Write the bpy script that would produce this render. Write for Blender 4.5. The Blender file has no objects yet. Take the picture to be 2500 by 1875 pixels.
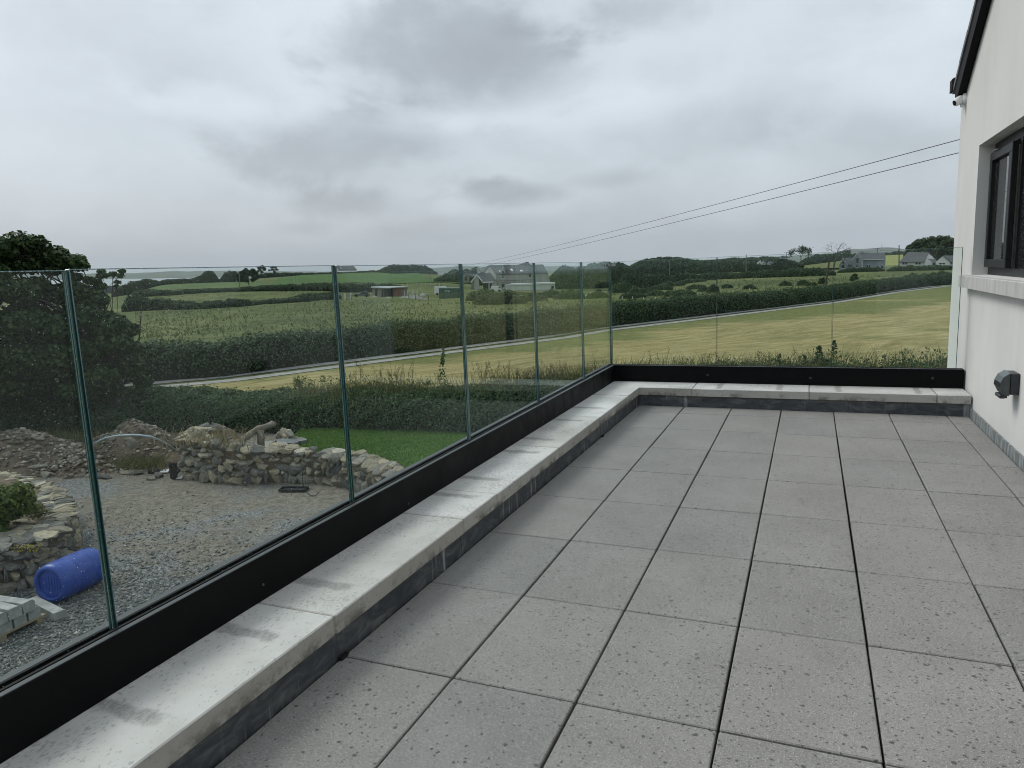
import bpy, math, random
import numpy as np
from mathutils import Vector, Matrix

D = bpy.data
SC = bpy.context.scene
COL = SC.collection
R = math.radians
rng = np.random.default_rng(7)
random.seed(7)

# ------------------------------------------------------------------ camera
CAM = np.array([1.0039, -2.4333, 1.2439])
FPX = 1760.73                                   # focal length in pixels of the 2500 px wide photograph
_yaw, _pitch, _roll = -0.39480, -0.15620, -0.04010
_cy, _sy = math.cos(_yaw), math.sin(_yaw)
FW = np.array([_sy * math.cos(_pitch), _cy * math.cos(_pitch), math.sin(_pitch)])
_r = np.array([_cy, -_sy, 0.0]); _u = np.cross(_r, FW)
RT = _r * math.cos(_roll) + _u * math.sin(_roll)
UP = -_r * math.sin(_roll) + _u * math.cos(_roll)
cam = D.cameras.new('camera'); cam.sensor_width = 36.0; cam.lens = 36.0 * FPX / 2500.0
cam.clip_start = 0.05; cam.clip_end = 30000
camo = D.objects.new('camera', cam); COL.objects.link(camo)
camo.matrix_world = Matrix(((RT[0], UP[0], -FW[0], CAM[0]), (RT[1], UP[1], -FW[1], CAM[1]), (RT[2], UP[2], -FW[2], CAM[2]), (0, 0, 0, 1)))
SC.camera = camo

# ------------------------------------------------------------------ render settings, exposure
SC.render.engine = 'CYCLES'
SC.view_settings.view_transform = 'Standard'
SC.view_settings.look = 'None'
SC.view_settings.exposure = 0.40
SC.view_settings.gamma = 1.0
SC.view_settings.use_curve_mapping = False
SC.cycles.max_bounces = 8
SC.cycles.diffuse_bounces = 3
SC.cycles.glossy_bounces = 4
SC.cycles.transparent_max_bounces = 24
SC.cycles.caustics_reflective = False
SC.cycles.caustics_refractive = False
SC.cycles.filter_width = 1.0
SC.cycles.use_denoising = True
SC.cycles.denoising_input_passes = 'RGB_ALBEDO_NORMAL'
SC.cycles.denoising_prefilter = 'ACCURATE'


def ray(px, py):
    d = FW * FPX + RT * (px - 1250.0) - UP * (py - 937.5)
    return d / np.linalg.norm(d)

def atz(px, py, z):
    d = ray(px, py); return CAM + d * (z - CAM[2]) / d[2]

def atd(px, py, dist):
    d = ray(px, py); return CAM + d * dist / math.hypot(d[0], d[1])

def azel(px, py):
    d = ray(px, py); return math.atan2(d[0], d[1]), math.asin(d[2])


# ------------------------------------------------------------------ node helper
class G:
    def __init__(s, tree):
        s.t = tree; s.L = tree.links
    def put(s, sock, v):
        if v is None: return
        if isinstance(v, bpy.types.NodeSocket): s.L.new(v, sock)
        else:
            if hasattr(sock, 'default_value'):
                cur = sock.default_value
                if hasattr(cur, '__len__') and not hasattr(v, '__len__'): v = [v] * len(cur)
                if hasattr(cur, '__len__') and len(cur) == 4 and len(v) == 3: v = tuple(v) + (1.0,)
                sock.default_value = v
    def n(s, typ, ins=None, **props):
        nd = s.t.nodes.new('ShaderNode' + typ)
        for k, v in props.items(): setattr(nd, k, v)
        for k, v in (ins or {}).items(): s.put(nd.inputs[k], v)
        return nd
    def pos(s): return s.n('NewGeometry').outputs['Position']
    def noise(s, scale, detail=3, rough=0.55, vec=None, dist=0.0):
        return s.n('TexNoise', {'Vector': vec or s.pos(), 'Scale': scale, 'Detail': detail, 'Roughness': rough, 'Distortion': dist}).outputs['Fac']
    def vor(s, scale, vec=None, feature='F1'):
        return s.n('TexVoronoi', {'Vector': vec or s.pos(), 'Scale': scale}, feature=feature)
    def math(s, op, a, b=None, c=None, clamp=False):
        nd = s.n('Math', operation=op, use_clamp=clamp)
        s.put(nd.inputs[0], a); s.put(nd.inputs[1], b)
        if c is not None: s.put(nd.inputs[2], c)
        return nd.outputs[0]
    def rng(s, v, a, b, c=0.0, d=1.0, smooth=True):
        nd = s.n('MapRange', {0: v, 1: a, 2: b, 3: c, 4: d}, clamp=True)
        nd.interpolation_type = 'SMOOTHSTEP' if smooth else 'LINEAR'
        return nd.outputs[0]
    def mix(s, f, a, b, blend='MIX'):
        nd = s.n('Mix', data_type='RGBA', blend_type=blend)
        s.put(nd.inputs[0], f); s.put(nd.inputs[6], a); s.put(nd.inputs[7], b)
        return nd.outputs[2]
    def ramp(s, f, stops, interp='LINEAR'):
        nd = s.n('ValToRGB', {0: f}); cr = nd.color_ramp; cr.interpolation = interp
        while len(cr.elements) < len(stops): cr.elements.new(0.5)
        for e, (p, c) in zip(cr.elements, stops):
            e.position = p
            if not hasattr(c, '__len__'): c = (c, c, c)
            e.color = tuple(c) + (1.0,)
        return nd.outputs[0]
    def mapv(s, vec, scale=(1, 1, 1), loc=(0, 0, 0), rot=(0, 0, 0)):
        return s.n('Mapping', {'Vector': vec, 'Scale': scale, 'Location': loc, 'Rotation': rot}).outputs[0]
    def sep(s, v):
        nd = s.n('SeparateXYZ', {0: v}); return nd.outputs
    def bump(s, h, strength=0.3, dist=0.01, nrm=None):
        ins = {'Height': h, 'Strength': strength, 'Distance': dist}
        if nrm is not None: ins['Normal'] = nrm
        return s.n('Bump', ins).outputs[0]
    def rand_obj(s): return s.n('ObjectInfo').outputs['Random']
    def rand_isl(s): return s.n('NewGeometry').outputs['Random Per Island']


def mat(name, fn=None, color=(0.5, 0.5, 0.5), rough=0.7, metal=0.0, spec=0.4):
    m = D.materials.new(name); m.use_nodes = True
    g = G(m.node_tree); b = m.node_tree.nodes['Principled BSDF']
    b.inputs['Roughness'].default_value = rough
    b.inputs['Metallic'].default_value = metal
    b.inputs['Specular IOR Level'].default_value = spec
    b.inputs['Base Color'].default_value = tuple(color) + (1,)
    if fn: fn(g, b, m.node_tree.nodes['Material Output'])
    return m


# ------------------------------------------------------------------ sky and sun
W = D.worlds.new('World'); SC.world = W; W.use_nodes = True
wg = G(W.node_tree)
bg = W.node_tree.nodes['Background']; bg.inputs['Strength'].default_value = 0.1
SUN_EL, SUN_AZ = R(48), R(276)                  # azimuth measured clockwise from +y
sky = wg.n('TexSky', sky_type='NISHITA')
sky.sun_disc = False; sky.sun_elevation = SUN_EL; sky.sun_rotation = SUN_AZ
sky.air_density = 1.0; sky.dust_density = 3.0
dirv = wg.n('TexCoord').outputs['Generated']
sx, sy_, sz = wg.sep(dirv)[:3]
az = wg.math('ARCTAN2', sx, sy_); el = wg.math('ARCSINE', sz)
lv = wg.n('CombineXYZ', {0: az, 1: wg.math('MULTIPLY', el, 1.7), 2: 0.0}).outputs[0]
n3 = wg.noise(6.0, 9, 0.60, lv, 0.22)
n4 = wg.noise(3.4, 8, 0.57, wg.mapv(lv, (1, 1, 1), (4.7, 2.2, 0)), 0.1)
def patch(px, py, wx, wy, tilt=0.0):
    a0, e0 = azel(px, py); a1, _ = azel(px + 100, py); _, e1 = azel(px, py - 100)
    ra, re = wx / 100.0 * abs(a1 - a0), wy / 100.0 * abs(e1 - e0)
    da = wg.math('DIVIDE', wg.math('SUBTRACT', az, a0), ra); de = wg.math('DIVIDE', wg.math('SUBTRACT', el, e0), re)
    de = wg.math('ADD', de, wg.math('MULTIPLY', da, tilt))
    q = wg.math('SQRT', wg.math('ADD', wg.math('MULTIPLY', da, da), wg.math('MULTIPLY', de, de)))
    q = wg.math('ADD', q, wg.math('MULTIPLY', wg.math('SUBTRACT', n3, 0.5), 3.6))
    return wg.rng(q, 1.25, 0.1)
CLOUDS = [(1130, 120, 390, 190, 0.2, 0.22), (1540, 30, 260, 90, 0.0, 0.15), (850, 370, 380, 110, -0.1, 0.20), (1270, 470, 130, 38, 0.0, 0.20),
          (840, 500, 190, 60, 0.0, 0.17), (1750, 300, 330, 90, 0.1, 0.10), (2100, 330, 300, 80, 0.3, 0.09), (1150, 560, 330, 40, 0.0, 0.10),
          (740, 555, 120, 26, 0.0, 0.10), (280, 210, 420, 240, 0.0, 0.06), (1480, 440, 120, 30, 0.0, 0.10)]
LIGHTS = [(600, 260, 200, 60, 0.0, 0.10), (1130, 300, 260, 45, -0.2, 0.10), (1480, 250, 280, 70, 0.2, 0.08), (2250, 120, 260, 200, 0.0, 0.08)]
dark = None
for a in CLOUDS:
    p = wg.math('MULTIPLY', patch(*a[:5]), a[5]); dark = p if dark is None else wg.math('ADD', dark, p)
for a in LIGHTS:
    dark = wg.math('SUBTRACT', dark, wg.math('MULTIPLY', patch(*a[:5]), a[5]))
gen = wg.math('MULTIPLY', wg.math('SUBTRACT', n4, 0.5), -0.34)
gen = wg.math('ADD', gen, wg.math('MULTIPLY', wg.math('SUBTRACT', n3, 0.5), -0.22))
lum = wg.math('SUBTRACT', wg.math('ADD', 1.0, gen), dark)
lum = wg.math('MULTIPLY', lum, wg.rng(el, -0.02, 0.45, 0.925, 1.03))
tint = wg.ramp(lum, [(0.45, (3.50, 3.76, 3.96)), (0.8, (4.62, 5.08, 5.46)), (1.0, (5.72, 6.24, 6.66))])
tint = wg.mix(0.88, sky.outputs[0], wg.mix(1.0, tint, wg.n('CombineColor', {0: lum, 1: lum, 2: lum}).outputs[0], 'MULTIPLY'))
wg.put(bg.inputs['Color'], tint)

sun = D.lights.new('sun', 'SUN'); sun.energy = 1.4; sun.angle = R(25); sun.color = (1.0, 0.97, 0.92)
suno = D.objects.new('sun', sun); COL.objects.link(suno)
sd = Vector((math.sin(SUN_AZ) * math.cos(SUN_EL), math.cos(SUN_AZ) * math.cos(SUN_EL), math.sin(SUN_EL)))
suno.rotation_euler = sd.to_track_quat('Z', 'Y').to_euler(); suno.location = (-20, -30, 40)


# ------------------------------------------------------------------ mesh helpers
def tag(o, label=None, cat=None, group=None, kind=None):
    if label: o['label'] = label
    if cat: o['category'] = cat
    if group: o['group'] = group
    if kind: o['kind'] = kind
    return o

def link(o, parent=None):
    COL.objects.link(o)
    if parent is not None: o.parent = parent
    return o

def mesh(name, v, f, mats=None, mi=None, smooth=False):
    me = D.meshes.new(name)
    v = np.asarray(v, float)
    if isinstance(f, np.ndarray):
        n, k = f.shape
        me.vertices.add(len(v)); me.vertices.foreach_set('co', v.ravel())
        me.loops.add(n * k); me.loops.foreach_set('vertex_index', f.ravel().astype(np.int32))
        me.polygons.add(n); me.polygons.foreach_set('loop_start', np.arange(n, dtype=np.int32) * k)
        me.update(calc_edges=True)
    else:
        me.from_pydata(v.tolist(), [], f); me.update()
    for m in ([] if mats is None else (mats if isinstance(mats, (list, tuple)) else [mats])): me.materials.append(m)
    if mi is not None: me.polygons.foreach_set('material_index', np.asarray(mi, np.int32))
    if smooth: me.polygons.foreach_set('use_smooth', np.ones(len(me.polygons), bool))
    me.validate(); return me

def obj(name, me, parent=None, loc=None, rot=None):
    o = D.objects.new(name, me); link(o, parent)
    if loc is not None: o.location = loc
    if rot is not None: o.rotation_euler = rot
    return o

def empty(name, loc=(0, 0, 0), rz=0.0, label=None, cat=None, group=None):
    o = D.objects.new(name, None); link(o); o.location = loc; o.rotation_euler = (0, 0, rz); o.empty_display_size = 0.2
    return tag(o, label, cat, group)

class MB:
    def __init__(s): s.v = []; s.f = []; s.m = []
    def add(s, vs, fs, m=0):
        k = len(s.v); s.v += [tuple(map(float, p)) for p in vs]; s.f += [tuple(i + k for i in q) for q in fs]; s.m += [m] * len(fs); return s
    def box(s, a, b, m=0):
        (x0, y0, z0), (x1, y1, z1) = a, b
        return s.add([(x0, y0, z0), (x1, y0, z0), (x1, y1, z0), (x0, y1, z0), (x0, y0, z1), (x1, y0, z1), (x1, y1, z1), (x0, y1, z1)],
                     [(0, 3, 2, 1), (4, 5, 6, 7), (0, 1, 5, 4), (1, 2, 6, 5), (2, 3, 7, 6), (3, 0, 4, 7)], m)
    def bev(s, a, b, c=0.003, m=0):                 # a box with chamfered upper and vertical edges
        (x0, y0, z0), (x1, y1, z1) = a, b
        def ring(i, z): return [(x0 + i, y0, z), (x1 - i, y0, z), (x1, y0 + i, z), (x1, y1 - i, z), (x1 - i, y1, z), (x0 + i, y1, z), (x0, y1 - i, z), (x0, y0 + i, z)]
        def ring2(z): return [(x0 + c, y0 + c, z), (x1 - c, y0 + c, z), (x1 - c, y0 + c, z), (x1 - c, y1 - c, z), (x1 - c, y1 - c, z), (x0 + c, y1 - c, z), (x0 + c, y1 - c, z), (x0 + c, y0 + c, z)]
        vs = ring(c, z0) + ring(c, z1 - c) + [(x0 + c, y0 + c, z1), (x1 - c, y0 + c, z1), (x1 - c, y1 - c, z1), (x0 + c, y1 - c, z1)]
        fs = [(7, 6, 5, 4, 3, 2, 1, 0)] + [(i, (i + 1) % 8, 8 + (i + 1) % 8, 8 + i) for i in range(8)]
        fs += [(8, 9, 17, 16), (9, 10, 17), (10, 11, 18, 17), (11, 12, 18), (12, 13, 19, 18), (13, 14, 19), (14, 15, 16, 19), (15, 8, 16), (16, 17, 18, 19)]
        return s.add(vs, fs, m)
    def prism(s, poly, ax, a0, a1, m=0):            # polygon in the two other axes, extruded along ax
        n = len(poly); o = [i for i in range(3) if i != ax]
        def p(q, a):
            r = [0, 0, 0]; r[o[0]], r[o[1]], r[ax] = q[0], q[1], a; return tuple(r)
        vs = [p(q, a0) for q in poly] + [p(q, a1) for q in poly]
        return s.add(vs, [tuple(range(n))[::-1], tuple(range(n, 2 * n))] + [(i, (i + 1) % n, n + (i + 1) % n, n + i) for i in range(n)], m)
    def tube(s, pts, rad, n=8, m=0, cap=True):
        pts = [Vector(p) for p in pts]; k = len(pts)
        rad = rad if hasattr(rad, '__len__') else [rad] * k
        ref = Vector((0, 0, 1)); rings = []
        for i, p in enumerate(pts):
            t = (pts[min(i + 1, k - 1)] - pts[max(i - 1, 0)]).normalized()
            a = t.cross(ref if abs(t.dot(ref)) < 0.95 else Vector((1, 0, 0))).normalized(); b = t.cross(a)
            rings.append([p + (a * math.cos(q) + b * math.sin(q)) * rad[i] for q in (2 * math.pi * j / n for j in range(n))])
        vs = [q for r in rings for q in r]
        fs = [(i * n + j, i * n + (j + 1) % n, (i + 1) * n + (j + 1) % n, (i + 1) * n + j) for i in range(k - 1) for j in range(n)]
        if cap: fs += [tuple(range(n))[::-1], tuple(range((k - 1) * n, k * n))]
        return s.add(vs, fs, m)
    def lathe(s, prof, n=32, axis=2, m=0):
        vs = []
        for r, h in prof:
            for j in range(n):
                q = 2 * math.pi * j / n
                vs.append((r * math.cos(q), r * math.sin(q), h) if axis == 2 else (h, r * math.cos(q), r * math.sin(q)))
        k = len(prof)
        fs = [(i * n + j, i * n + (j + 1) % n, (i + 1) * n + (j + 1) % n, (i + 1) * n + j) for i in range(k - 1) for j in range(n)]
        return s.add(vs, fs, m)
    def xf(s, M):
        s.v = [tuple(M @ Vector(p)) for p in s.v]; return s
    def me(s, name, mats, smooth=False): return mesh(name, s.v, s.f, mats, s.m, smooth)
    def build(s, name, mats, parent=None, smooth=False, loc=None, rot=None): return obj(name, s.me(name, mats, smooth), parent, loc, rot)

def leaves(cen, size, nrm=None, jit=0.9, aspect=0.6, seed=0):
    """rhombic leaf faces at the given centres"""
    r = np.random.default_rng(seed); n = len(cen)
    d = r.normal(size=(n, 3)); d /= np.linalg.norm(d, axis=1)[:, None]
    if nrm is not None:
        d = nrm + d * jit; d /= np.linalg.norm(d, axis=1)[:, None]
    t = r.normal(size=(n, 3)); t -= (t * d).sum(1)[:, None] * d; t /= np.linalg.norm(t, axis=1)[:, None]
    b = np.cross(d, t); s = (size * r.uniform(0.6, 1.3, n))[:, None] if np.isscalar(size) else size[:, None]
    v = np.stack([cen - t * s * 0.5, cen - b * s * 0.5 * aspect + d * s * 0.06, cen + t * s * 0.5, cen + b * s * 0.5 * aspect + d * s * 0.06], 1).reshape(-1, 3)
    return v, np.arange(4 * n).reshape(-1, 4)

def blades(base, h, lean, w, seed=0):
    r = np.random.default_rng(seed); n = len(base)
    a = r.uniform(0, 2 * math.pi, n); dv = np.stack([np.cos(a), np.sin(a), np.zeros(n)], 1)
    b = r.uniform(0, 2 * math.pi, n); wv = np.stack([np.cos(b), np.sin(b), np.zeros(n)], 1) * (w * 0.5)
    hh = h * r.uniform(0.5, 1.2, n); up = np.zeros((n, 3)); up[:, 2] = hh
    mid = base + up * 0.55 + dv * (hh * lean * 0.3)[:, None]; top = base + up + dv * (hh * lean)[:, None]
    v = np.stack([base - wv, base + wv, mid + wv * 0.8, top, mid - wv * 0.8], 1).reshape(-1, 3)
    return v, (np.array([(0, 1, 2), (0, 2, 4), (4, 2, 3)])[None] + (np.arange(n) * 5)[:, None, None]).reshape(-1, 3)
# ------------------------------------------------------------------ materials
def _slab(g, b, o):
    p = g.pos(); r = g.rand_obj()
    base = g.ramp(g.noise(2.2, 3, 0.6, p), [(0.3, (0.216, 0.210, 0.200)), (0.7, (0.272, 0.267, 0.257))])
    base = g.mix(g.rng(r, 0, 1, 0, 1, False), g.mix(1.0, base, (0.915, 0.925, 0.93), 'MULTIPLY'), g.mix(1.0, base, (1.045, 1.035, 1.02), 'MULTIPLY'))
    fine = g.noise(260, 2, 0.7, p)
    mid = g.noise(120, 2, 0.6, p); base = g.mix(g.rng(mid, 0.44, 0.34, 0, 0.45), base, (0.11, 0.11, 0.105))
    base = g.mix(g.rng(fine, 0.47, 0.36, 0, 0.75), base, (0.105, 0.105, 0.105))
    v = g.vor(230, p); wh = g.math('MULTIPLY', g.rng(v.outputs['Distance'], 0.42, 0.15), g.rng(g.sep(v.outputs['Color'])[0], 0.52, 0.62))
    base = g.mix(g.math('MULTIPLY', wh, 0.62), base, (0.60, 0.60, 0.58))
    # rain spots: irregular dark drops, denser away from the parapet
    wv = g.n('VectorMath', {0: p, 1: g.n('VectorMath', {0: g.n('TexNoise', {'Vector': p, 'Scale': 70.0, 'Detail': 1}).outputs['Color'], 'Scale': 0.012}, operation='SCALE').outputs[0]}, operation='ADD').outputs[0]
    px = g.sep(p)[0]
    wet = None
    for sc, rr, th in ((30, 0.21, 0.32), (60, 0.26, 0.28), (14, 0.115, 0.60)):
        v2 = g.vor(sc, wv); c = g.sep(v2.outputs['Color'])
        dens = g.math('ADD', g.math('MULTIPLY', g.rng(px, -0.3, 1.7, 0.34, -0.16, False), 1.0), g.math('MULTIPLY', g.math('SUBTRACT', g.noise(1.6, 2, 0.5, p), 0.5), 0.5))
        on = g.math('GREATER_THAN', c[0], g.math('ADD', th, dens))
        rad = g.math('MULTIPLY', g.math('ADD', g.math('MULTIPLY', c[1], 0.7), 0.5), rr)
        m = g.math('MULTIPLY', on, g.rng(v2.outputs['Distance'], rad, g.math('MULTIPLY', rad, 0.72)))
        wet = m if wet is None else g.math('MAXIMUM', wet, m)
    base = g.mix(g.math('MULTIPLY', wet, 0.92), base, (0.050, 0.054, 0.055))
    g.put(b.inputs['Base Color'], base)
    g.put(b.inputs['Roughness'], g.mix(wet, (0.85,) * 3, (0.45,) * 3))
    g.put(b.inputs['Normal'], g.bump(fine, 0.35, 0.0015))
M_SLAB = mat('paving concrete', _slab, rough=0.85)
M_VOID = mat('dark joint', color=(0.012, 0.013, 0.013), rough=0.95)

BANDS_L = []
for px, py in ((300, 1735), (620, 1548), (770, 1422), (1060, 1205), (1170, 1167), (1280, 1103), (1330, 1072), (1395, 1026), (1430, 995)):
    BANDS_L.append(atz(px, py, 0.165)[1])
BANDS_E = [atz(px, 940, 0.165)[0] for px in (1760, 1905, 2045, 2228)]

def _coping(g, b, o):
    p = g.pos(); x, y, z = g.sep(p)[:3]
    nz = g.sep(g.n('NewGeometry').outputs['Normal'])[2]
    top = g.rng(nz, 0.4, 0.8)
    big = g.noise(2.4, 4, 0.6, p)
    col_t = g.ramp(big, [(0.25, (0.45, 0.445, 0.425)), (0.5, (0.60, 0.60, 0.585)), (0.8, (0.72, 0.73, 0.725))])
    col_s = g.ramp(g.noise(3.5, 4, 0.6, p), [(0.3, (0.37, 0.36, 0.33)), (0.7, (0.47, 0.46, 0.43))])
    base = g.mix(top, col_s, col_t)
    r = g.rand_obj(); base = g.mix(1.0, base, g.ramp(r, [(0, (0.88, 0.87, 0.85)), (1, (1.03, 1.03, 1.03))]), 'MULTIPLY')
    # flaky pits, drawn out along the run
    pv = g.mapv(p, (1.0, 0.62, 1.0))
    wob = g.noise(92, 3, 0.66, pv, 0.4); area = g.noise(3.0, 3, 0.6, p)
    pit = g.rng(wob, g.math('ADD', 0.435, g.math('MULTIPLY', g.math('SUBTRACT', area, 0.5), 0.55)), g.math('ADD', 0.35, g.math('MULTIPLY', g.math('SUBTRACT', area, 0.5), 0.45)))
    fine = g.rng(g.noise(210, 2, 0.7, g.mapv(p, (1, 0.5, 1))), 0.42, 0.33)
    pit = g.math('MAXIMUM', pit, g.math('MULTIPLY', fine, g.rng(area, 0.42, 0.6, 0, 0.8)))
    base = g.mix(g.math('MULTIPLY', pit, g.math('ADD', 0.40, g.math('MULTIPLY', top, 0.12))), base, (0.20, 0.205, 0.20))
    # damp stripes under the drain holes of the channel
    wn = g.noise(16, 4, 0.7, p); st = None
    left = g.math('LESS_THAN', x, -0.39)
    for yb in BANDS_L:
        m = g.rng(g.math('ABSOLUTE', g.math('ADD', g.math('SUBTRACT', y, yb), g.math('MULTIPLY', g.math('SUBTRACT', wn, 0.5), 0.07))), 0.036, 0.014)
        st = m if st is None else g.math('MAXIMUM', st, m)
    st = g.math('MULTIPLY', g.math('MULTIPLY', st, left), g.rng(g.math('ADD', x, g.math('MULTIPLY', g.math('SUBTRACT', wn, 0.5), 0.12)), -0.455, -0.50))
    se = None
    for xb in BANDS_E:
        m = g.rng(g.math('ABSOLUTE', g.math('ADD', g.math('SUBTRACT', x, xb), g.math('MULTIPLY', g.math('SUBTRACT', wn, 0.5), 0.06))), 0.034, 0.014)
        se = m if se is None else g.math('MAXIMUM', se, m)
    se = g.math('MULTIPLY', g.math('MULTIPLY', se, g.math('GREATER_THAN', y, 3.9)), g.math('GREATER_THAN', x, -0.3))
    st = g.math('MULTIPLY', g.math('MAXIMUM', st, se), top)
    grey = g.math('MULTIPLY', g.rng(g.noise(1.1, 5, 0.65, p), 0.46, 0.70), 0.55)
    base = g.mix(grey, base, (0.36, 0.365, 0.355))
    base = g.mix(g.math('MULTIPLY', st, g.rng(wob, 0.3, 0.62, 0.35, 0.85)), base, (0.25, 0.25, 0.24))
    # lichen and grime creeping up the lower edge of the outer faces
    gr = g.math('MULTIPLY', g.rng(z, 0.158, 0.095), g.rng(g.noise(5.5, 5, 0.7, p), 0.46, 0.60))
    base = g.mix(g.math('MULTIPLY', g.math('MULTIPLY', gr, g.math('SUBTRACT', 1.0, top)), 0.8), base, (0.10, 0.095, 0.08))
    g.put(b.inputs['Base Color'], base)
    g.put(b.inputs['Normal'], g.bump(g.math('SUBTRACT', wob, pit), 0.25, 0.004))
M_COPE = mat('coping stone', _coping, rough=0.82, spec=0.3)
M_MORTAR = mat('coping mortar', lambda g, b, o: g.put(b.inputs['Base Color'], g.ramp(g.noise(30), [(0.3, (0.22, 0.20, 0.17)), (0.7, (0.36, 0.33, 0.29))])), rough=0.95)

def _slate(g, b, o):
    p = g.pos(); x, y, z = g.sep(p)[:3]
    base = g.ramp(g.noise(6, 5, 0.65, g.mapv(p, (1, 1, 2.5)), 1.2), [(0.3, (0.030, 0.034, 0.041)), (0.52, (0.066, 0.073, 0.083)), (0.72, (0.150, 0.157, 0.160))])
    streak = g.noise(26, 3, 0.6, g.mapv(p, (1, 1, 0.09)))
    lo = g.rng(g.noise(2.5, 2, 0.5, p), 0.42, 0.62)
    base = g.mix(g.math('MULTIPLY', g.math('MULTIPLY', g.rng(streak, 0.56, 0.70), lo), 0.75), base, (0.40, 0.42, 0.42))
    base = g.mix(g.math('MULTIPLY', g.rng(z, 0.065, 0.1), g.rng(g.noise(4, 4, 0.6, p), 0.45, 0.65, 0, 0.7)), base, (0.16, 0.15, 0.12))
    base = g.mix(g.rng(x, 2.10, 2.14, 0, 0.75), base, g.mix(g.rng(streak, 0.4, 0.62), (0.14, 0.155, 0.155), (0.34, 0.37, 0.37)))
    g.put(b.inputs['Base Color'], base)
    g.put(b.inputs['Normal'], g.bump(g.noise(40, 4, 0.6, p), 0.2, 0.003))
M_UPST = mat('slate upstand', _slate, rough=0.6)

def _black(g, b, o):
    p = g.pos(); n = g.noise(8, 4, 0.6, p)
    g.put(b.inputs['Base Color'], g.mix(g.rng(n, 0.55, 0.8, 0, 0.5), (0.003, 0.0033, 0.0036), (0.007, 0.0075, 0.008)))
    g.put(b.inputs['Roughness'], g.rng(n, 0.3, 0.7, 0.42, 0.55))
M_BLACK = mat('black powder coat', _black, rough=0.5, spec=0.10)
M_ALU = mat('dark anodised lip', color=(0.075, 0.08, 0.085), rough=0.45, metal=0.3)
M_RUBBER = mat('black rubber', color=(0.008, 0.008, 0.009), rough=0.7, spec=0.2)
M_STEEL = mat('brushed steel', color=(0.42, 0.43, 0.43), rough=0.3, metal=1.0)

def _glass(g, b, o):
    p = g.pos()
    tr = g.n('BsdfTransparent', {'Color': (0.945, 0.978, 0.968, 1)})
    fac = g.math('POWER', g.n('LayerWeight', {'Blend': 0.5}).outputs['Facing'], 5.0)
    fr = g.math('ADD', g.math('MULTIPLY', fac, 0.80), 0.015)
    gl = g.n('BsdfGlossy', {'Color': (0.86, 0.97, 0.95, 1), 'Roughness': 0.0})
    m1 = g.n('MixShader', {0: fr, 1: tr.outputs[0], 2: gl.outputs[0]})
    # dried rain drops and a thin film of dust
    sp = None
    for sc, rr, th in ((74, 0.105, 0.58), (140, 0.17, 0.60), (34, 0.045, 0.76)):
        v = g.vor(sc, p); c = g.sep(v.outputs['Color'])
        clump = g.rng(g.noise(2.6, 2, 0.6, p), 0.3, 0.7, 0.20, -0.18, False)
        m = g.math('MULTIPLY', g.math('GREATER_THAN', c[0], g.math('ADD', th, clump)), g.rng(v.outputs['Distance'], g.math('MULTIPLY', g.math('ADD', 0.35, c[1]), rr), g.math('MULTIPLY', g.math('ADD', 0.2, c[1]), rr * 0.55)))
        sp = m if sp is None else g.math('MAXIMUM', sp, m)
    film = g.rng(g.noise(1.1, 5, 0.6, g.mapv(p, (1, 1, 0.6))), 0.45, 0.9, 0.0, 0.014)
    dustf = g.math('MAXIMUM', g.math('MULTIPLY', sp, 0.60), film)
    ds = g.n('AddShader', {0: g.n('BsdfTranslucent', {'Color': (0.40, 0.42, 0.42, 1)}).outputs[0], 1: g.n('BsdfDiffuse', {'Color': (0.40, 0.42, 0.42, 1)}).outputs[0]})
    m2 = g.n('MixShader', {0: dustf, 1: m1.outputs[0], 2: ds.outputs[0]})
    g.L.new(m2.outputs[0], o.inputs['Surface'])
M_GLASS = mat('balustrade glass', _glass)
def _edge(g, b, o):
    x, y, z = g.sep(g.pos())[:3]
    n = g.noise(240, 1, 0.5, g.mapv(g.pos(), (1, 1, 0.004)))
    g.put(b.inputs['Base Color'], g.ramp(n, [(0.42, (0.006, 0.050, 0.058)), (0.52, (0.030, 0.105, 0.110)), (0.60, (0.20, 0.28, 0.27))]))
M_EDGE = mat('polished glass edge', _edge, rough=0.18, spec=0.6)

def _render(g, b, o):
    p = g.pos(); x, y, z = g.sep(p)[:3]
    base = g.ramp(g.noise(1.3, 4, 0.6, g.mapv(p, (1, 1, 0.45))), [(0.3, (0.60, 0.595, 0.575)), (0.7, (0.69, 0.688, 0.670))])
    run = g.math('MULTIPLY', g.rng(g.noise(9, 3, 0.6, g.mapv(p, (1, 1, 0.05))), 0.52, 0.70), g.rng(g.noise(1.0, 2, 0.5, p), 0.42, 0.62))
    base = g.mix(g.math('MULTIPLY', run, 0.16), base, (0.50, 0.50, 0.485))
    base = g.mix(g.rng(z, 0.22, 0.07, 0, 0.22), base, (0.46, 0.46, 0.43))
    g.put(b.inputs['Base Color'], base)
    h = g.math('ADD', g.noise(55, 4, 0.65, p), g.math('MULTIPLY', g.noise(2.0, 3, 0.5, p), 2.0))
    g.put(b.inputs['Normal'], g.bump(h, 0.22, 0.006))
M_RENDER = mat('white house render', _render, rough=0.9, spec=0.2)
def _sill(g, b, o):
    p = g.pos()
    base = g.ramp(g.noise(4, 5, 0.65, g.mapv(p, (1, 3.0, 1))), [(0.3, (0.40, 0.395, 0.38)), (0.7, (0.53, 0.53, 0.52))])
    g.put(b.inputs['Base Color'], base); g.put(b.inputs['Normal'], g.bump(g.noise(60, 3, 0.6, p), 0.2, 0.003))
M_SILL = mat('stone sill', _sill, rough=0.85, spec=0.25)
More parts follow.
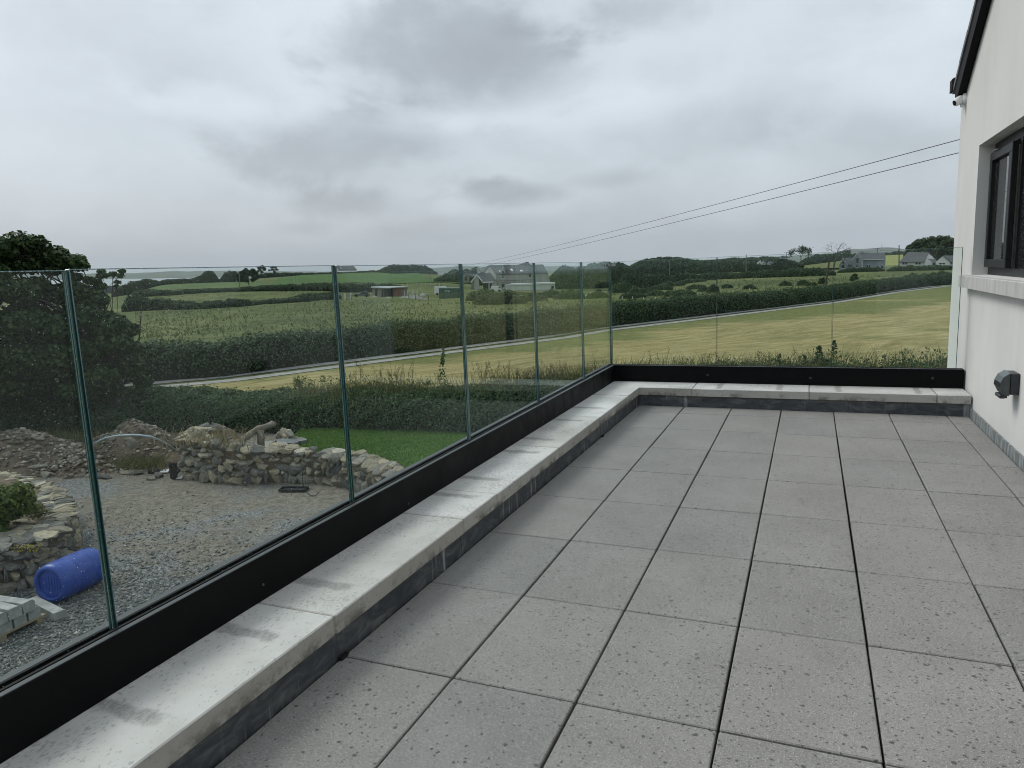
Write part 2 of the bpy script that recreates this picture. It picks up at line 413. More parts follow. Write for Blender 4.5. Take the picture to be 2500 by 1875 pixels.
def _grey_frame(g, b, o):
    g.put(b.inputs['Base Color'], g.ramp(g.noise(20, 3), [(0.3, (0.010, 0.011, 0.012)), (0.7, (0.017, 0.018, 0.019))]))
M_FRAME = mat('anthracite window frame', _grey_frame, rough=0.45, spec=0.25)
M_BOX = mat('dark grey plastic', lambda g, b, o: g.put(b.inputs['Base Color'], g.ramp(g.noise(30, 3), [(0.3, (0.022, 0.026, 0.030)), (0.7, (0.030, 0.035, 0.039))])), rough=0.4, spec=0.45)
M_BOXLID = mat('smoked socket cover', lambda g, b, o: g.put(b.inputs['Base Color'], g.ramp(g.noise(14, 3), [(0.3, (0.028, 0.035, 0.036)), (0.7, (0.045, 0.053, 0.053))])), rough=0.22, spec=0.6)
def _winglass(g, b, o):
    n = g.vor(85, g.pos()); c = g.sep(n.outputs['Color'])
    sp = g.math('MULTIPLY', g.math('GREATER_THAN', c[0], 0.4), g.rng(n.outputs['Distance'], 0.3, 0.1))
    g.put(b.inputs['Base Color'], g.mix(g.math('MULTIPLY', sp, 0.5), (0.015, 0.017, 0.018), (0.35, 0.37, 0.38)))
    g.put(b.inputs['Specular IOR Level'], 0.9); g.put(b.inputs['Roughness'], g.math('MULTIPLY', sp, 0.4))
M_WINGLASS = mat('window glass', _winglass)
M_WHITEPL = mat('white plastic', lambda g, b, o: g.put(b.inputs['Base Color'], g.ramp(g.noise(12, 3), [(0.3, (0.66, 0.67, 0.67)), (0.7, (0.75, 0.76, 0.76))])), rough=0.35)
M_LENS = mat('black lens', color=(0.006, 0.006, 0.007), rough=0.08, spec=0.7)
M_VERGE = mat('black verge board', color=(0.006, 0.006, 0.007), rough=0.6, spec=0.12)
M_TILE = mat('grey roof tile', lambda g, b, o: g.put(b.inputs['Base Color'], g.ramp(g.noise(9, 4), [(0.3, (0.085, 0.090, 0.095)), (0.7, (0.17, 0.175, 0.18))])), rough=0.75)

# ------------------------------------------------------------------ terrace floor with its paving slabs
ZG = -3.3                                        # level of the yard below the terrace
XW = 2.165                                       # face of the white gable wall
YE = 3.895                                       # face of the end upstand
XU = -0.412                                      # face of the left upstand
fl = MB().box((-0.75, -6.0, -0.35), (2.3, 4.25, -0.030)).build('terrace_floor', M_VOID)
tag(fl, 'grey concrete paving slabs of the roof terrace', 'terrace', kind='structure')
J, JC = 0.0038, 0.0030                           # half widths of the joints
xs = [XU + 0.004, 0.0, 0.4, 0.8, 1.2, 1.6, 2.0, 2.147]
ys = [-5.4 + 0.6 * k for k in range(16)] + [YE - 0.004]
slab_cache = {}
for i in range(len(xs) - 1):
    for k in range(len(ys) - 1):
        x0, x1, y0, y1 = xs[i], xs[i + 1], ys[k], ys[k + 1]
        w, l = x1 - x0 - 2 * J, y1 - y0 - 2 * JC
        key = (round(w, 3), round(l, 3))
        if key not in slab_cache:
            slab_cache[key] = MB().bev((-w / 2, -l / 2, -0.04), (w / 2, l / 2, 0), 0.0032).me('paving_slab', M_SLAB)
        o = obj('paving_slab', slab_cache[key], fl, ((x0 + x1) / 2 + random.uniform(-.0012, .0012), (y0 + y1) / 2 + random.uniform(-.0008, .0008), random.uniform(-.0012, .0008)),
                (random.uniform(-.0012, .0012), random.uniform(-.0015, .0015), random.uniform(-.0012, .0012)))

# ------------------------------------------------------------------ parapet: low wall, upstand panels, coping stones
XC, YC = -0.395, 3.872                            # inner edges of the coping
ZB, ZT = 0.100, 0.165
par = empty('parapet_wall', (-0.6, 0, 0), 0, 'low parapet capped with pale concrete coping stones round the terrace', 'parapet')
def at_par(mb): return mb.xf(Matrix.Translation((0.6, 0, 0)))
at_par(MB().box((-0.92, -6.0, ZG), (-0.428, 4.40, 0.098)).box((-0.428, YE + 0.016, ZG), (XW, 4.40, 0.098))).build('wall_core', M_SILL, par)
yb = [-6.0, -4.4, -3.45, -2.5, -1.56, -0.62, 0.30, 1.22, 2.14, 3.06, YE - 0.002]
for a, c in zip(yb[:-1], yb[1:]):
    at_par(MB().box((-0.428, a + .001, -0.04), (XU + random.uniform(-.001, .0015), c - .001, 0.094))).build('upstand_panel', M_UPST, par)
xb = [XU, 0.36, 1.31, 2.148]
for a, c in zip(xb[:-1], xb[1:]):
    at_par(MB().box((a + .001, YE + random.uniform(-.0015, .001), -0.04), (c - .001, YE + 0.016, 0.094))).build('upstand_panel', M_UPST, par)
yj = [-6.0, -4.445, -3.495, -2.545, -1.595, -0.645, 0.304, 0.678, 1.629, 2.56, 3.46]
for a, c in zip(yj[:-1], yj[1:]):
    dz = random.uniform(-.0012, .0012); dx = random.uniform(-.002, .002)
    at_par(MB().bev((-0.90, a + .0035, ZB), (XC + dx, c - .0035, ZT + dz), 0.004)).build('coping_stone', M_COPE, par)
    at_par(MB().box((-0.89, c - .0035, ZB + .002), (XC - .004, c + .0035, ZT - .0035))).build('mortar_joint', M_MORTAR, par)
# the L-shaped corner stone
L = [(-0.90, 3.4635), (XC, 3.4635), (XC, YC), (0.064, YC), (0.064, 4.40), (-0.90, 4.40)]
at_par(MB().prism(L, 2, ZB, ZT)).build('coping_stone', M_COPE, par)
xj = [0.068, 1.013, 1.928, 2.158]
at_par(MB().box((0.064, YC + .004, ZB + .002), (0.072, 4.39, ZT - .0035))).build('mortar_joint', M_MORTAR, par)
for a, c in zip(xj[:-1], xj[1:]):
    dz = random.uniform(-.0012, .0012)
    at_par(MB().bev((a + .004, YC + random.uniform(-.002, .002), ZB), (c - .004, 4.40, ZT + dz), 0.004)).build('coping_stone', M_COPE, par)
    if c < 2.1: at_par(MB().box((c - .004, YC + .004, ZB + .002), (c + .004, 4.39, ZT - .0035))).build('mortar_joint', M_MORTAR, par)
wu = empty('wall_upstand', (2.157, 0, 0), 0, 'weathered lead grey upstand strip along the foot of the white wall', 'upstand')
for a, c in ((-6.0, -2.2), (-2.2, 0.6), (0.6, 2.35), (2.35, YE)):
    MB().box((-0.006, a + .001, -0.04), (0.006, c - .001, 0.066)).build('upstand_panel', M_UPST, wu)

# ------------------------------------------------------------------ frameless glass balustrade
GX, GY, GT = -0.745, 4.243, 0.0095               # centre planes and half thickness
CH0, CH1, GTOP = 0.1665, 0.318, 1.290
bal = empty('glass_balustrade', (GX, 0, CH0), 0, 'frameless clear glass balustrade held in a black base channel', 'balustrade')
def at_bal(mb): return mb.xf(Matrix.Translation((-GX, 0, -CH0)))
def _area(mb, i):
    q = [Vector(mb.v[j]) for j in mb.f[i]]; return (q[2] - q[0]).cross(q[3 if len(q) > 3 else 1] - q[1 if len(q) > 3 else 0]).length if len(q) < 5 else 0.0
def pane(a, c):
    mb = MB(); mb.bev(a, c, 0.0022); ax = 0 if (c[0] - a[0]) < (c[1] - a[1]) else 1
    big = sorted(range(len(mb.f)), key=lambda i: -_area(mb, i))[:2]; mb.m = [0 if i in big else 1 for i in range(len(mb.f))]
    return at_bal(mb).build('glass_panel', [M_GLASS, M_EDGE], bal)
yjn = [-5.66, -4.532, -3.404, -2.276, -1.148, -0.020, 1.108, 2.230, 3.340, GY + GT - 0.001]
for a, c in zip(yjn[:-1], yjn[1:]):
    pane((GX - GT, a + .003, CH0 + .03), (GX + GT, c - (.003 if c < 4 else 0), GTOP + random.uniform(-.002, .002)))
xjn = [GX + GT + .004, 0.232, 1.180, 2.106]
for a, c in zip(xjn[:-1], xjn[1:]):
    pane((a + .002, GY - GT, CH0 + .03), (c - .003, GY + GT, GTOP - .004 + random.uniform(-.002, .002)))
ch = at_bal(MB().bev((GX + GT + .011, -6.0, CH0), (GX + .045, GY - .047, CH1), .002)).build('base_channel', M_BLACK, bal)
at_bal(MB().bev((GX - .055, -6.0, CH0), (GX - GT - .011, GY + .045, CH1 - .004), .002)).build('base_channel', M_BLACK, bal)
at_bal(MB().bev((GX + GT + .011, GY - .045, CH0), (XW - .018, GY - GT - .011, CH1), .002)).build('base_channel', M_BLACK, bal)
at_bal(MB().bev((GX - GT - .009, GY + GT + .011, CH0), (XW - .018, GY + .055, CH1 - .004), .002)).build('base_channel', M_BLACK, bal)
at_bal(MB().box((GX + GT + .016, -6.0, CH1), (GX + .0425, GY - .044, CH1 + .0025))).build('channel_lip', M_ALU, bal)
at_bal(MB().box((GX - .053, -6.0, CH1 - .004), (GX - GT - .016, GY + .040, CH1 - .0015))).build('channel_lip', M_ALU, bal)
at_bal(MB().box((GX + .036, GY - .0425, CH1), (XW - .022, GY - GT - .016, CH1 + .0025))).build('channel_lip', M_ALU, bal)
for a, c in (((GX + GT + .0005, -6.0, CH0 + .04), (GX + GT + .0105, GY - GT - .012, CH1 + .003)), ((GX - GT - .0105, -6.0, CH0 + .04), (GX - GT - .0005, GY + GT + .010, CH1 + .003)),
             ((GX + GT + .012, GY - GT - .0105, CH0 + .04), (XW - .022, GY - GT - .0005, CH1 + .003)), ((GX + GT, GY + GT + .0005, CH0 + .04), (XW - .022, GY + GT + .0105, CH1 + .003))):
    at_bal(MB().box(a, c)).build('gasket', M_RUBBER, bal)
at_bal(MB().bev((XW - .018, GY - .047, CH0), (XW - .012, GY + .055, CH1 + .001), .002)).build('end_cap', M_BLACK, bal)
cl = MB(); zc = 1.243
cl.bev((GX + GT + .0005, GY - GT - .060, zc), (GX + GT + .012, GY - GT - .014, zc + .024), .002).bev((GX + GT + .014, GY - GT - .012, zc), (GX + .062, GY - GT - .0005, zc + .024), .002)
cl.bev((GX - GT - .012, GY - GT - .060, zc), (GX - GT - .0005, GY + GT + .014, zc + .024), .002).bev((GX - GT, GY + GT + .0005, zc), (GX + .062, GY + GT + .012, zc + .024), .002)
at_bal(cl).build('corner_clamp', M_STEEL, bal)
for y in (-3.9, -2.8, -0.62, 0.35, 2.2):          # small screw heads on the face of the channel
    at_bal(MB().lathe([(0.0005, 0.0025), (0.004, 0.002), (0.005, 0)], 10, 0).xf(Matrix.Translation((GX + .045, y, 0.19 + 0.03 * random.random()))).xf(Matrix.Identity(4))).build('screw_head', M_ALU, bal)
for x, z in ((0.16, 0.24), (1.02, 0.23), (1.935, 0.245)):
    at_bal(MB().lathe([(0.006, 0.002), (0.009, 0.0015), (0.010, 0)], 12, 0).xf(Matrix.Translation((x, GY - .047, z)) @ Matrix.Rotation(R(-90), 4, 'Z'))).build('screw_head', M_ALU, bal)

# ------------------------------------------------------------------ the white house with its gable, window, sill and verge
hs = empty('house', (XW, 0, ZG), 0, 'white rendered house with black verge and dark framed window beside the terrace', 'house')
def at_h(mb): return mb.xf(Matrix.Translation((-XW, 0, -ZG)))
YK, ZK, SL = 5.05, 2.53, 0.60                     # corner, eaves level, slope of the roof
YR = 0.2; ZRIDGE = ZK + SL * (YK - YR)
def rake(y): return ZK + SL * (YK - y) if y > YR else ZRIDGE - SL * (YR - y)
WY0, WY1, WZ0, WZ1 = 2.55, 4.20, 1.066, 2.040     # window opening
wl = MB(); T = 0.34
wl.prism([(WY1, ZG), (YK, ZG), (YK, rake(YK)), (WY1, rake(WY1))], 0, XW, XW + T)
wl.prism([(WY0, ZG), (WY1, ZG), (WY1, WZ0), (WY0, WZ0)], 0, XW, XW + T)
wl.prism([(WY0, WZ1), (WY1, WZ1), (WY1, rake(WY1)), (WY0, rake(WY0))], 0, XW, XW + T)
wl.prism([(-4.5, ZG), (WY0, ZG), (WY0, rake(WY0)), (YR, rake(YR)), (-4.5, rake(-4.5))], 0, XW, XW + T)
wl.box((XW + T, YK - T, ZG), (XW + 9, YK, ZK - 0.05)).box((XW + 8.7, -4.5, ZG), (XW + 9, YK - T, ZK - 0.05))
at_h(wl).build('wall', M_RENDER, hs)
# sill, window frame, casement, panes
at_h(MB().bev((2.100, 2.2, 0.972), (2.40, 4.335, 1.064), .004)).build('sill', M_SILL, hs)
FX = XW + 0.105
wf = MB(); t = 0.062
wf.box((FX, WY0, WZ0), (FX + .07, WY1, WZ0 + .055)).box((FX, WY0, WZ1 - t), (FX + .07, WY1, WZ1)).box((FX, WY1 - t, WZ0 + .055), (FX + .07, WY1, WZ1 - t)).box((FX, WY0, WZ0 + .055), (FX + .07, WY0 + t, WZ1 - t)).box((FX + .004, 3.42, WZ0 + .055), (FX + .07, 3.48, WZ1 - t))
win = at_h(wf).build('window', M_FRAME, hs)
ca = MB(); y0, y1, z0, z1 = 3.49, WY1 - t + .012, WZ0 + .060, WZ1 - t - .012
c2 = 0.058; xo = FX - .038
ca.bev((xo, y0, z0), (FX - .001, y1, z0 + c2), .004).bev((xo, y0, z1 - c2), (FX - .001, y1, z1), .004).bev((xo, y1 - c2, z0 + c2 + .0005), (FX - .001, y1, z1 - c2 - .0005), .004).bev((xo, y0, z0 + c2 + .0005), (FX - .001, y0 + c2 + .02, z1 - c2 - .0005), .004)
at_h(ca).build('casement', M_FRAME, win)
at_h(MB().box((FX - .012, y0 + c2 + .02, z0 + c2), (FX - .006, y1 - c2, z1 - c2))).build('pane', M_WINGLASS, win)
at_h(MB().box((FX + .02, WY0 + t, WZ0 + .055), (FX + .026, 3.42, WZ1 - t))).build('pane', M_WINGLASS, win)
at_h(MB().tube([(xo - .004, y1 - .10, z1 + .006), (xo - .010, y1 - .16, z1 + .006), (xo - .012, y1 - .30, z1 - .004)], .006, 8)).build('friction_stay', M_STEEL, win)
# roof slopes, verge board, verge tiles, gutter
ru = Vector((0, -1, SL)).normalized(); rn = Vector((0, SL, 1)).normalized()
rf = MB(); lo = Vector((0, YK - 0.03, 2.575)); ridge = Vector((0, YR, ZRIDGE))
for s in (1, -1):
    def q(x, a, h): 
        p = lo + ru * a + rn * h; return (x, p.y if s > 0 else 2 * YR - p.y, p.z)
    ln = (ridge - lo).length
    rf.add([q(XW - .05, 0, .06), q(XW + 9.3, 0, .06), q(XW + 9.3, ln, .06), q(XW - .05, ln, .06), q(XW - .05, 0, .02), q(XW + 9.3, 0, .02), q(XW + 9.3, ln, .02), q(XW - .05, ln, .02)],
           [(0, 1, 2, 3), (7, 6, 5, 4), (0, 4, 5, 1), (1, 5, 6, 2), (2, 6, 7, 3), (3, 7, 4, 0)])
roof = at_h(rf).build('roof', M_TILE, hs)
def slant(x0, x1, a0, a1, h0, h1):
    c = [(x, lo + ru * a + rn * h) for x in (x0, x1) for a in (a0, a1) for h in (h0, h1)]
    return MB().add([(x, p.y, p.z) for x, p in c], [(0, 1, 3, 2), (4, 6, 7, 5), (0, 4, 5, 1), (2, 3, 7, 6), (0, 2, 6, 4), (1, 5, 7, 3)])
at_h(slant(XW - .062, XW - .004, 0.02, ln, -0.110, 0.028)).build('verge_board', M_VERGE, roof)
k = 0; a = -0.03
while a < ln:
    at_h(slant(XW - .070 - .002 * (k % 2), XW + .25, a, a + 0.335, 0.030 + 0.004, 0.066 + 0.012)).build('verge_tile', M_TILE, roof); a += 0.32; k += 1
at_h(MB().bev((XW - .082, YK - 0.020, 2.612), (XW + 9.2, YK + 0.100, 2.722), .012)).build('gutter', M_VERGE, roof)

# weatherproof socket on the wall
sk = empty('weatherproof_socket', (XW, 2.68, 0.435), 0, 'dark grey weatherproof socket box on the white wall', 'socket'); sk.scale = (0.80, 0.85, 0.85)
MB().bev((-0.062, -0.085, -0.05), (0, 0.085, 0.10), .006).xf(Matrix.Identity(4)).build('back_box', M_BOX, sk)
prof = [(-0.064, -0.060), (-0.100, -0.052), (-0.128, 0.0), (-0.124, 0.035), (-0.105, 0.075), (-0.064, 0.104)]
MB().prism([(x, z) for x, z in prof], 1, -0.090, 0.092).build('cover', M_BOXLID, sk, False)
MB().bev((-0.120, -0.070, -0.078), (-0.070, 0.070, -0.056), .004).bev((-0.108, -0.03, -0.088), (-0.078, 0.03, -0.072), .003).build('latch', M_BOX, sk)
for z in (-0.012, 0.052):
    for y in (-0.0855, 0.0855):
        mb = MB().lathe([(0.0105, 0.0), (0.012, 0.0015), (0.0135, 0.0)], 16, 2).xf(Matrix.Translation((-0.028, y, z)) @ Matrix.Rotation(R(90 if y < 0 else -90), 4, 'X'))
        mb.build('knockout', M_BOX, sk)

# small black packers left between paving and upstand
for (px, py), lab in (((850, 1604), 'small black packer between the near paving slab and the upstand'), ((1472, 1064), 'small black packer by the far left paving row')):
    q = atz(px, py, 0.004); tag(MB().bev((-.008, -.022, -.004), (.006, .022, .006), .0015).build('plastic_packer', M_RUBBER, None, False, (XU + .014, q[1], 0.003), (0, 0, R(4))), lab, 'packer')

# security camera under the eaves
sc = empty('security_camera', (XW, 4.86, 2.505), 0, 'white turret security camera under the eaves of the white house', 'camera'); sc.scale = (0.76, 0.80, 0.80)
MB().lathe([(0.0, -0.034), (0.050, -0.034), (0.058, -0.030), (0.060, -0.004), (0.062, 0.0), (0.062, 0.0005)], 28, 0).build('base', M_WHITEPL, sc, True)
hd = Matrix.Translation((-0.052, 0.0, -0.004)) @ Matrix.Rotation(R(28), 4, 'Z') @ Matrix.Rotation(R(-24), 4, 'Y')
MB().lathe([(0.0, -0.075), (0.028, -0.075), (0.037, -0.070), (0.043, -0.045), (0.045, -0.010), (0.045, 0.012), (0.038, 0.032), (0.02, 0.042), (0.0, 0.044)], 28, 0).xf(hd).build('head', M_WHITEPL, sc, True)
MB().lathe([(0.0, -0.0775), (0.022, -0.077), (0.027, -0.0755), (0.027, -0.0745)], 24, 0).xf(hd).build('lens', M_LENS, sc, True)
MB().bev((-0.052, -0.014, -0.078), (-0.026, 0.014, -0.046), .004).build('bracket', M_WHITEPL, sc)
# ------------------------------------------------------------------ terrain
CX, CY = CAM[0], CAM[1]
_cp = []
def cp(px, py, d):
    w = atd(px, py, d); _cp.append((math.atan2(w[0] - CX, w[1] - CY), math.log(d), w[2]))
for q in [(400, 757, 138), (600, 748, 138), (750, 737, 142), (1090, 729, 178), (960, 722, 185), (1200, 716, 205), (840, 733, 168), (1330, 716, 205), (1450, 714, 215), (1560, 712, 150),
          (408, 722, 225), (566, 713, 228), (747, 710, 232), (500, 705, 250), (470, 693, 335), (640, 698, 258), (800, 693, 272), (1000, 692, 282), (760, 672, 470), (880, 667, 480),
          (1000, 668, 480), (1090, 680, 450), (1170, 690, 420), (640, 680, 430), (1250, 700, 330), (1350, 694, 330), (1240, 690, 480), (1400, 684, 460)]: cp(*q)
for az_ in np.arange(-180, 180, 8):
    for d_ in (5, 12, 25, 45, 75, 105): _cp.append((R(az_), math.log(d_), ZG))
    if not (-52 < az_ < -8):
        for d_ in (150, 220, 320, 450): _cp.append((R(az_), math.log(d_), ZG))
    for d_, z_ in ((900, -9.0), (1600, -16.0), (4000, -22.0), (14000, -30.0)): _cp.append((R(az_), math.log(d_), z_))
_cp = np.array(_cp)
def ground(x, y):
    x = np.atleast_1d(np.asarray(x, float)); y = np.atleast_1d(np.asarray(y, float)); out = np.empty(len(x))
    for i in range(0, len(x), 4000):
        dx, dy = x[i:i + 4000] - CX, y[i:i + 4000] - CY
        a = np.arctan2(dx, dy); l = np.log(np.maximum(np.hypot(dx, dy), 3.0))
        da = np.abs(a[:, None] - _cp[None, :, 0]); da = np.minimum(da, 2 * math.pi - da) * 2.2
        dl = (l[:, None] - _cp[None, :, 1]) * 1.15
        w = 1.0 / (da * da + dl * dl + 0.0022) ** 2.2
        out[i:i + 4000] = (w * _cp[None, :, 2]).sum(1) / w.sum(1)
    return out
def gz(x, y): return float(ground([x], [y])[0])
def hit(px, py, d0=6.0, d1=900.0):
    d = ray(px, py); h = math.hypot(d[0], d[1]); t = np.geomspace(d0, d1, 500)
    P = CAM + d * (t / h)[:, None]; g_ = ground(P[:, 0], P[:, 1]); k = np.nonzero(P[:, 2] < g_)[0]
    if not len(k): return P[-1]
    k = k[0]
    if k == 0: return P[0]
    a, b = P[k - 1, 2] - g_[k - 1], g_[k] - P[k, 2]; f = a / (a + b + 1e-9)
    return P[k - 1] * (1 - f) + P[k] * f

def _grass(c1, c2, c3, fine=3.0):
    def fn(g, b, o):
        p = g.pos()
        big = g.noise(0.035, 5, 0.62, p); mid = g.noise(0.33, 5, 0.68, g.mapv(p, (1, 1, 1), rot=(0, 0, R(20))), 0.4); sm = g.noise(fine, 4, 0.7, g.mapv(p, (1, 1, 1)))
        f = g.math('ADD', g.math('MULTIPLY', big, 0.42), g.math('ADD', g.math('MULTIPLY', mid, 0.40), g.math('MULTIPLY', sm, 0.28)))
        g.put(b.inputs['Base Color'], g.ramp(f, [(0.44, c1), (0.55, c2), (0.66, c3)]))
        g.put(b.inputs['Normal'], g.bump(g.math('ADD', sm, g.math('MULTIPLY', g.noise(fine * 4, 2), 0.5)), 0.6, 0.25))
    return fn
M_PAST = mat('rough pasture', _grass((0.047, 0.065, 0.024), (0.097, 0.117, 0.043), (0.177, 0.181, 0.081), 1.6), rough=0.95, spec=0.1)
M_GREEN = mat('bright green grass field', _grass((0.048, 0.094, 0.026), (0.062, 0.116, 0.032), (0.080, 0.136, 0.042), 0.8), rough=0.95, spec=0.1)
M_PALE = mat('pale green field', _grass((0.060, 0.100, 0.036), (0.085, 0.125, 0.045), (0.115, 0.145, 0.058), 0.8), rough=0.95, spec=0.1)
M_YELL = mat('yellowing field', _grass((0.19, 0.20, 0.07), (0.24, 0.25, 0.09), (0.29, 0.29, 0.12), 0.5), rough=0.95, spec=0.1)
M_STRAW = mat('straw green grass', _grass((0.085, 0.100, 0.036), (0.125, 0.135, 0.052), (0.165, 0.165, 0.075), 0.8), rough=0.95, spec=0.1)
def _hay(g, b, o):
    p = g.pos(); x, y, z = g.sep(p)[:3]
    dot = lambda v: g.n('VectorMath', {0: p, 1: v}, operation='DOT_PRODUCT').outputs['Value']
    al, ac = dot((0.60, 0.80, 0)), dot((-0.80, 0.60, 0))
    ac = g.math('ADD', ac, g.math('MULTIPLY', g.math('SUBTRACT', g.noise(0.09, 2, 0.5, p), 0.5), 5.0))
    rv = g.n('CombineXYZ', {0: g.math('MULTIPLY', al, 0.20), 1: ac, 2: 0.0}).outputs[0]
    rows = g.noise(1.5, 4, 0.66, rv, 0.5)
    rows2 = g.noise(4.0, 4, 0.75, g.n('CombineXYZ', {0: g.math('MULTIPLY', al, 0.45), 1: ac, 2: 0.0}).outputs[0], 0.6)
    f = g.math('ADD', g.math('MULTIPLY', rows, 0.55), g.math('ADD', g.math('MULTIPLY', rows2, 0.35), g.math('MULTIPLY', g.noise(0.12, 3, 0.6, p), 0.2)))
    col = g.ramp(f, [(0.38, (0.150, 0.135, 0.052)), (0.50, (0.238, 0.206, 0.088)), (0.60, (0.320, 0.276, 0.130)), (0.72, (0.42, 0.37, 0.20))])
    gr = g.ramp(g.noise(2.0, 4, 0.65, p), [(0.35, (0.070, 0.098, 0.028)), (0.65, (0.135, 0.155, 0.048))])
    wg_ = g.math('ADD', g.noise(0.11, 4, 0.6, g.mapv(p, (1, 2.0, 1))), g.math('MULTIPLY', g.math('SUBTRACT', rows2, 0.5), 0.25))
    # green margins along the track
    far = g.rng(g.n('VectorMath', {0: g.n('CombineXYZ', {0: x, 1: y, 2: 0.0}).outputs[0], 1: (-0.818, 0.575, 0)}, operation='DOT_PRODUCT').outputs['Value'], 28.5, 35.0, 0.0, 0.30)
    col = g.mix(g.rng(g.math('ADD', wg_, far), 0.54, 0.76, 0, 0.80), col, gr)
    g.put(b.inputs['Base Color'], col)
    g.put(b.inputs['Normal'], g.bump(g.math('ADD', rows, g.noise(9, 3, 0.7, p)), 0.7, 0.12))
M_HAY = mat('mown hay field', _hay, rough=0.95, spec=0.1)
def _track(g, b, o):
    p = g.pos(); n = g.noise(1.8, 5, 0.7, p)
    g.put(b.inputs['Base Color'], g.ramp(n, [(0.3, (0.17, 0.165, 0.15)), (0.6, (0.30, 0.295, 0.275)), (0.8, (0.40, 0.39, 0.37))]))
M_TRACK = mat('stony track', _track, rough=0.95)
M_WATER = mat('sea water', lambda g, b, o: g.put(b.inputs['Base Color'], g.ramp(g.noise(0.004, 3, 0.5, g.mapv(g.pos(), (1, 4, 1))), [(0.3, (0.16, 0.19, 0.21)), (0.7, (0.22, 0.25, 0.27))])), rough=0.25)
def _hill(g, b, o):
    p = g.pos(); n = g.noise(0.006, 6, 0.7, p)
    c = g.vor(0.004, p); q = g.sep(c.outputs['Color'])[0]
    g.put(b.inputs['Base Color'], g.mix(g.rng(n, 0.45, 0.6, 0, 0.8), g.ramp(q, [(0, (0.05, 0.07, 0.035)), (1, (0.11, 0.13, 0.06))]), (0.03, 0.042, 0.024)))
M_HILL = mat('distant hill', _hill, rough=1.0, spec=0.0)

naz, nd = 360, 130
AZ = np.linspace(-math.pi, math.pi, naz, endpoint=False); DD = np.geomspace(0.8, 14000, nd)
GA, GD = np.meshgrid(AZ, DD, indexing='ij')
X_, Y_ = CX + GD * np.sin(GA), CY + GD * np.cos(GA); Z_ = ground(X_.ravel(), Y_.ravel()).reshape(X_.shape)
v = np.stack([X_, Y_, Z_], -1).reshape(-1, 3)
ii = np.arange(naz)[:, None] * nd + np.arange(nd - 1)[None, :]; jj = ((np.arange(naz)[:, None] + 1) % naz) * nd + np.arange(nd - 1)[None, :]
f = np.stack([ii, ii + 1, jj + 1, jj], -1).reshape(-1, 4)
tag(obj('ground', mesh('ground', v, f, M_PAST, smooth=True)), 'rough olive pasture and open ground round the house', 'ground', kind='structure')

def strip(name, near, far, m, off=0.02, rows=14, cols=60, label=None, cat=None, kind='structure', rough=0.0):
    """a field sheet between two polylines on the ground"""
    def res(P):
        P = np.array(P)[:, :2]; s = np.r_[0, np.cumsum(np.linalg.norm(np.diff(P, axis=0), axis=1))]; t = np.linspace(0, s[-1], cols)
        return np.stack([np.interp(t, s, P[:, 0]), np.interp(t, s, P[:, 1])], 1)
    a, b = res(near), res(far); t = np.linspace(0, 1, rows)[:, None, None]
    P = (a[None] * (1 - t) + b[None] * t).reshape(-1, 2)
    z = ground(P[:, 0], P[:, 1]) + off + np.hypot(P[:, 0] - CX, P[:, 1] - CY) * 0.0004
    if rough: z += rng.normal(size=len(z)) * rough
    i = np.arange(rows - 1)[:, None] * cols + np.arange(cols - 1)[None]
    f = np.stack([i, i + 1, i + 1 + cols, i + cols], -1).reshape(-1, 4)
    return tag(obj(name, mesh(name, np.c_[P, z], f, m, smooth=True)), label, cat, kind=kind)

T_NEAR = [(-60, 1030), (60, 1003), (120, 990), (300, 958), (560, 935), (850, 897), (1130, 861), (1400, 826), (1500, 808), (1700, 784), (1900, 759), (2060, 739), (2200, 715), (2320, 700), (2600, 683)]
T_FAR = [(-60, 1005), (60, 980), (120, 970), (300, 940), (560, 922), (850, 880), (1130, 845), (1400, 815), (1500, 798), (1700, 775), (1900, 752), (2060, 732), (2200, 709), (2320, 695), (2600, 679)]
tn = [atz(*q, ZG) for q in T_NEAR]; tf = [atz(*q, ZG) for q in T_FAR]
def off_line(P, k):
    P = np.array(P)[:, :2]; t = np.gradient(P, axis=0); t /= np.linalg.norm(t, axis=1)[:, None]
    return P + np.stack([-t[:, 1], t[:, 0]], 1) * k
strip('mown_field', [(-26, 15.0), (-12, 16.0), (8, 17.6), (40, 22), (70, 30)], tn + [np.array([75, 190, 0])], M_HAY, 0.012, 30, 90, 'mown straw coloured hay field beyond the garden hedge', 'field')
t1 = off_line(tn, 0.05); t2 = off_line(tn, 1.0); t3 = off_line(tn, 1.75); t4 = off_line(tn, 2.75)
strip('track', t1, t2, M_TRACK, 0.03, 3, 120, 'nearer wheel rut of the stony farm track', 'track')
strip('track', t3, t4, M_TRACK, 0.03, 3, 120, 'farther wheel rut of the stony farm track', 'track')
H = lambda L: [hit(*q) for q in L]
strip('bright_field', H([(640, 698), (800, 693), (1000, 692), (1130, 694), (1190, 694)]), [atd(*q) for q in ((690, 676, 420), (760, 672, 465), (880, 667, 475), (1000, 668, 475), (1090, 679, 450))], M_GREEN, 0.10, 12, 60, 'bright green sloping grass field below the white cottage', 'field')
strip('pale_field', H([(330, 716), (470, 707), (560, 706), (660, 701)]), [atd(*q) for q in ((330, 702, 330), (470, 693, 335), (560, 690, 345), (650, 690, 350))], M_PALE, 0.08, 10, 40, 'pale green field near the sea behind the hedges', 'field')
_pts = []
for t_ in np.linspace(0, 1, 8):
    for q in np.linspace(0, 1, 10):
        px = 2155 + 50 * q; _pts.append(atd(px, (657 - 33 * t_) - 2.5 * q * t_, 330 + 150 * t_))
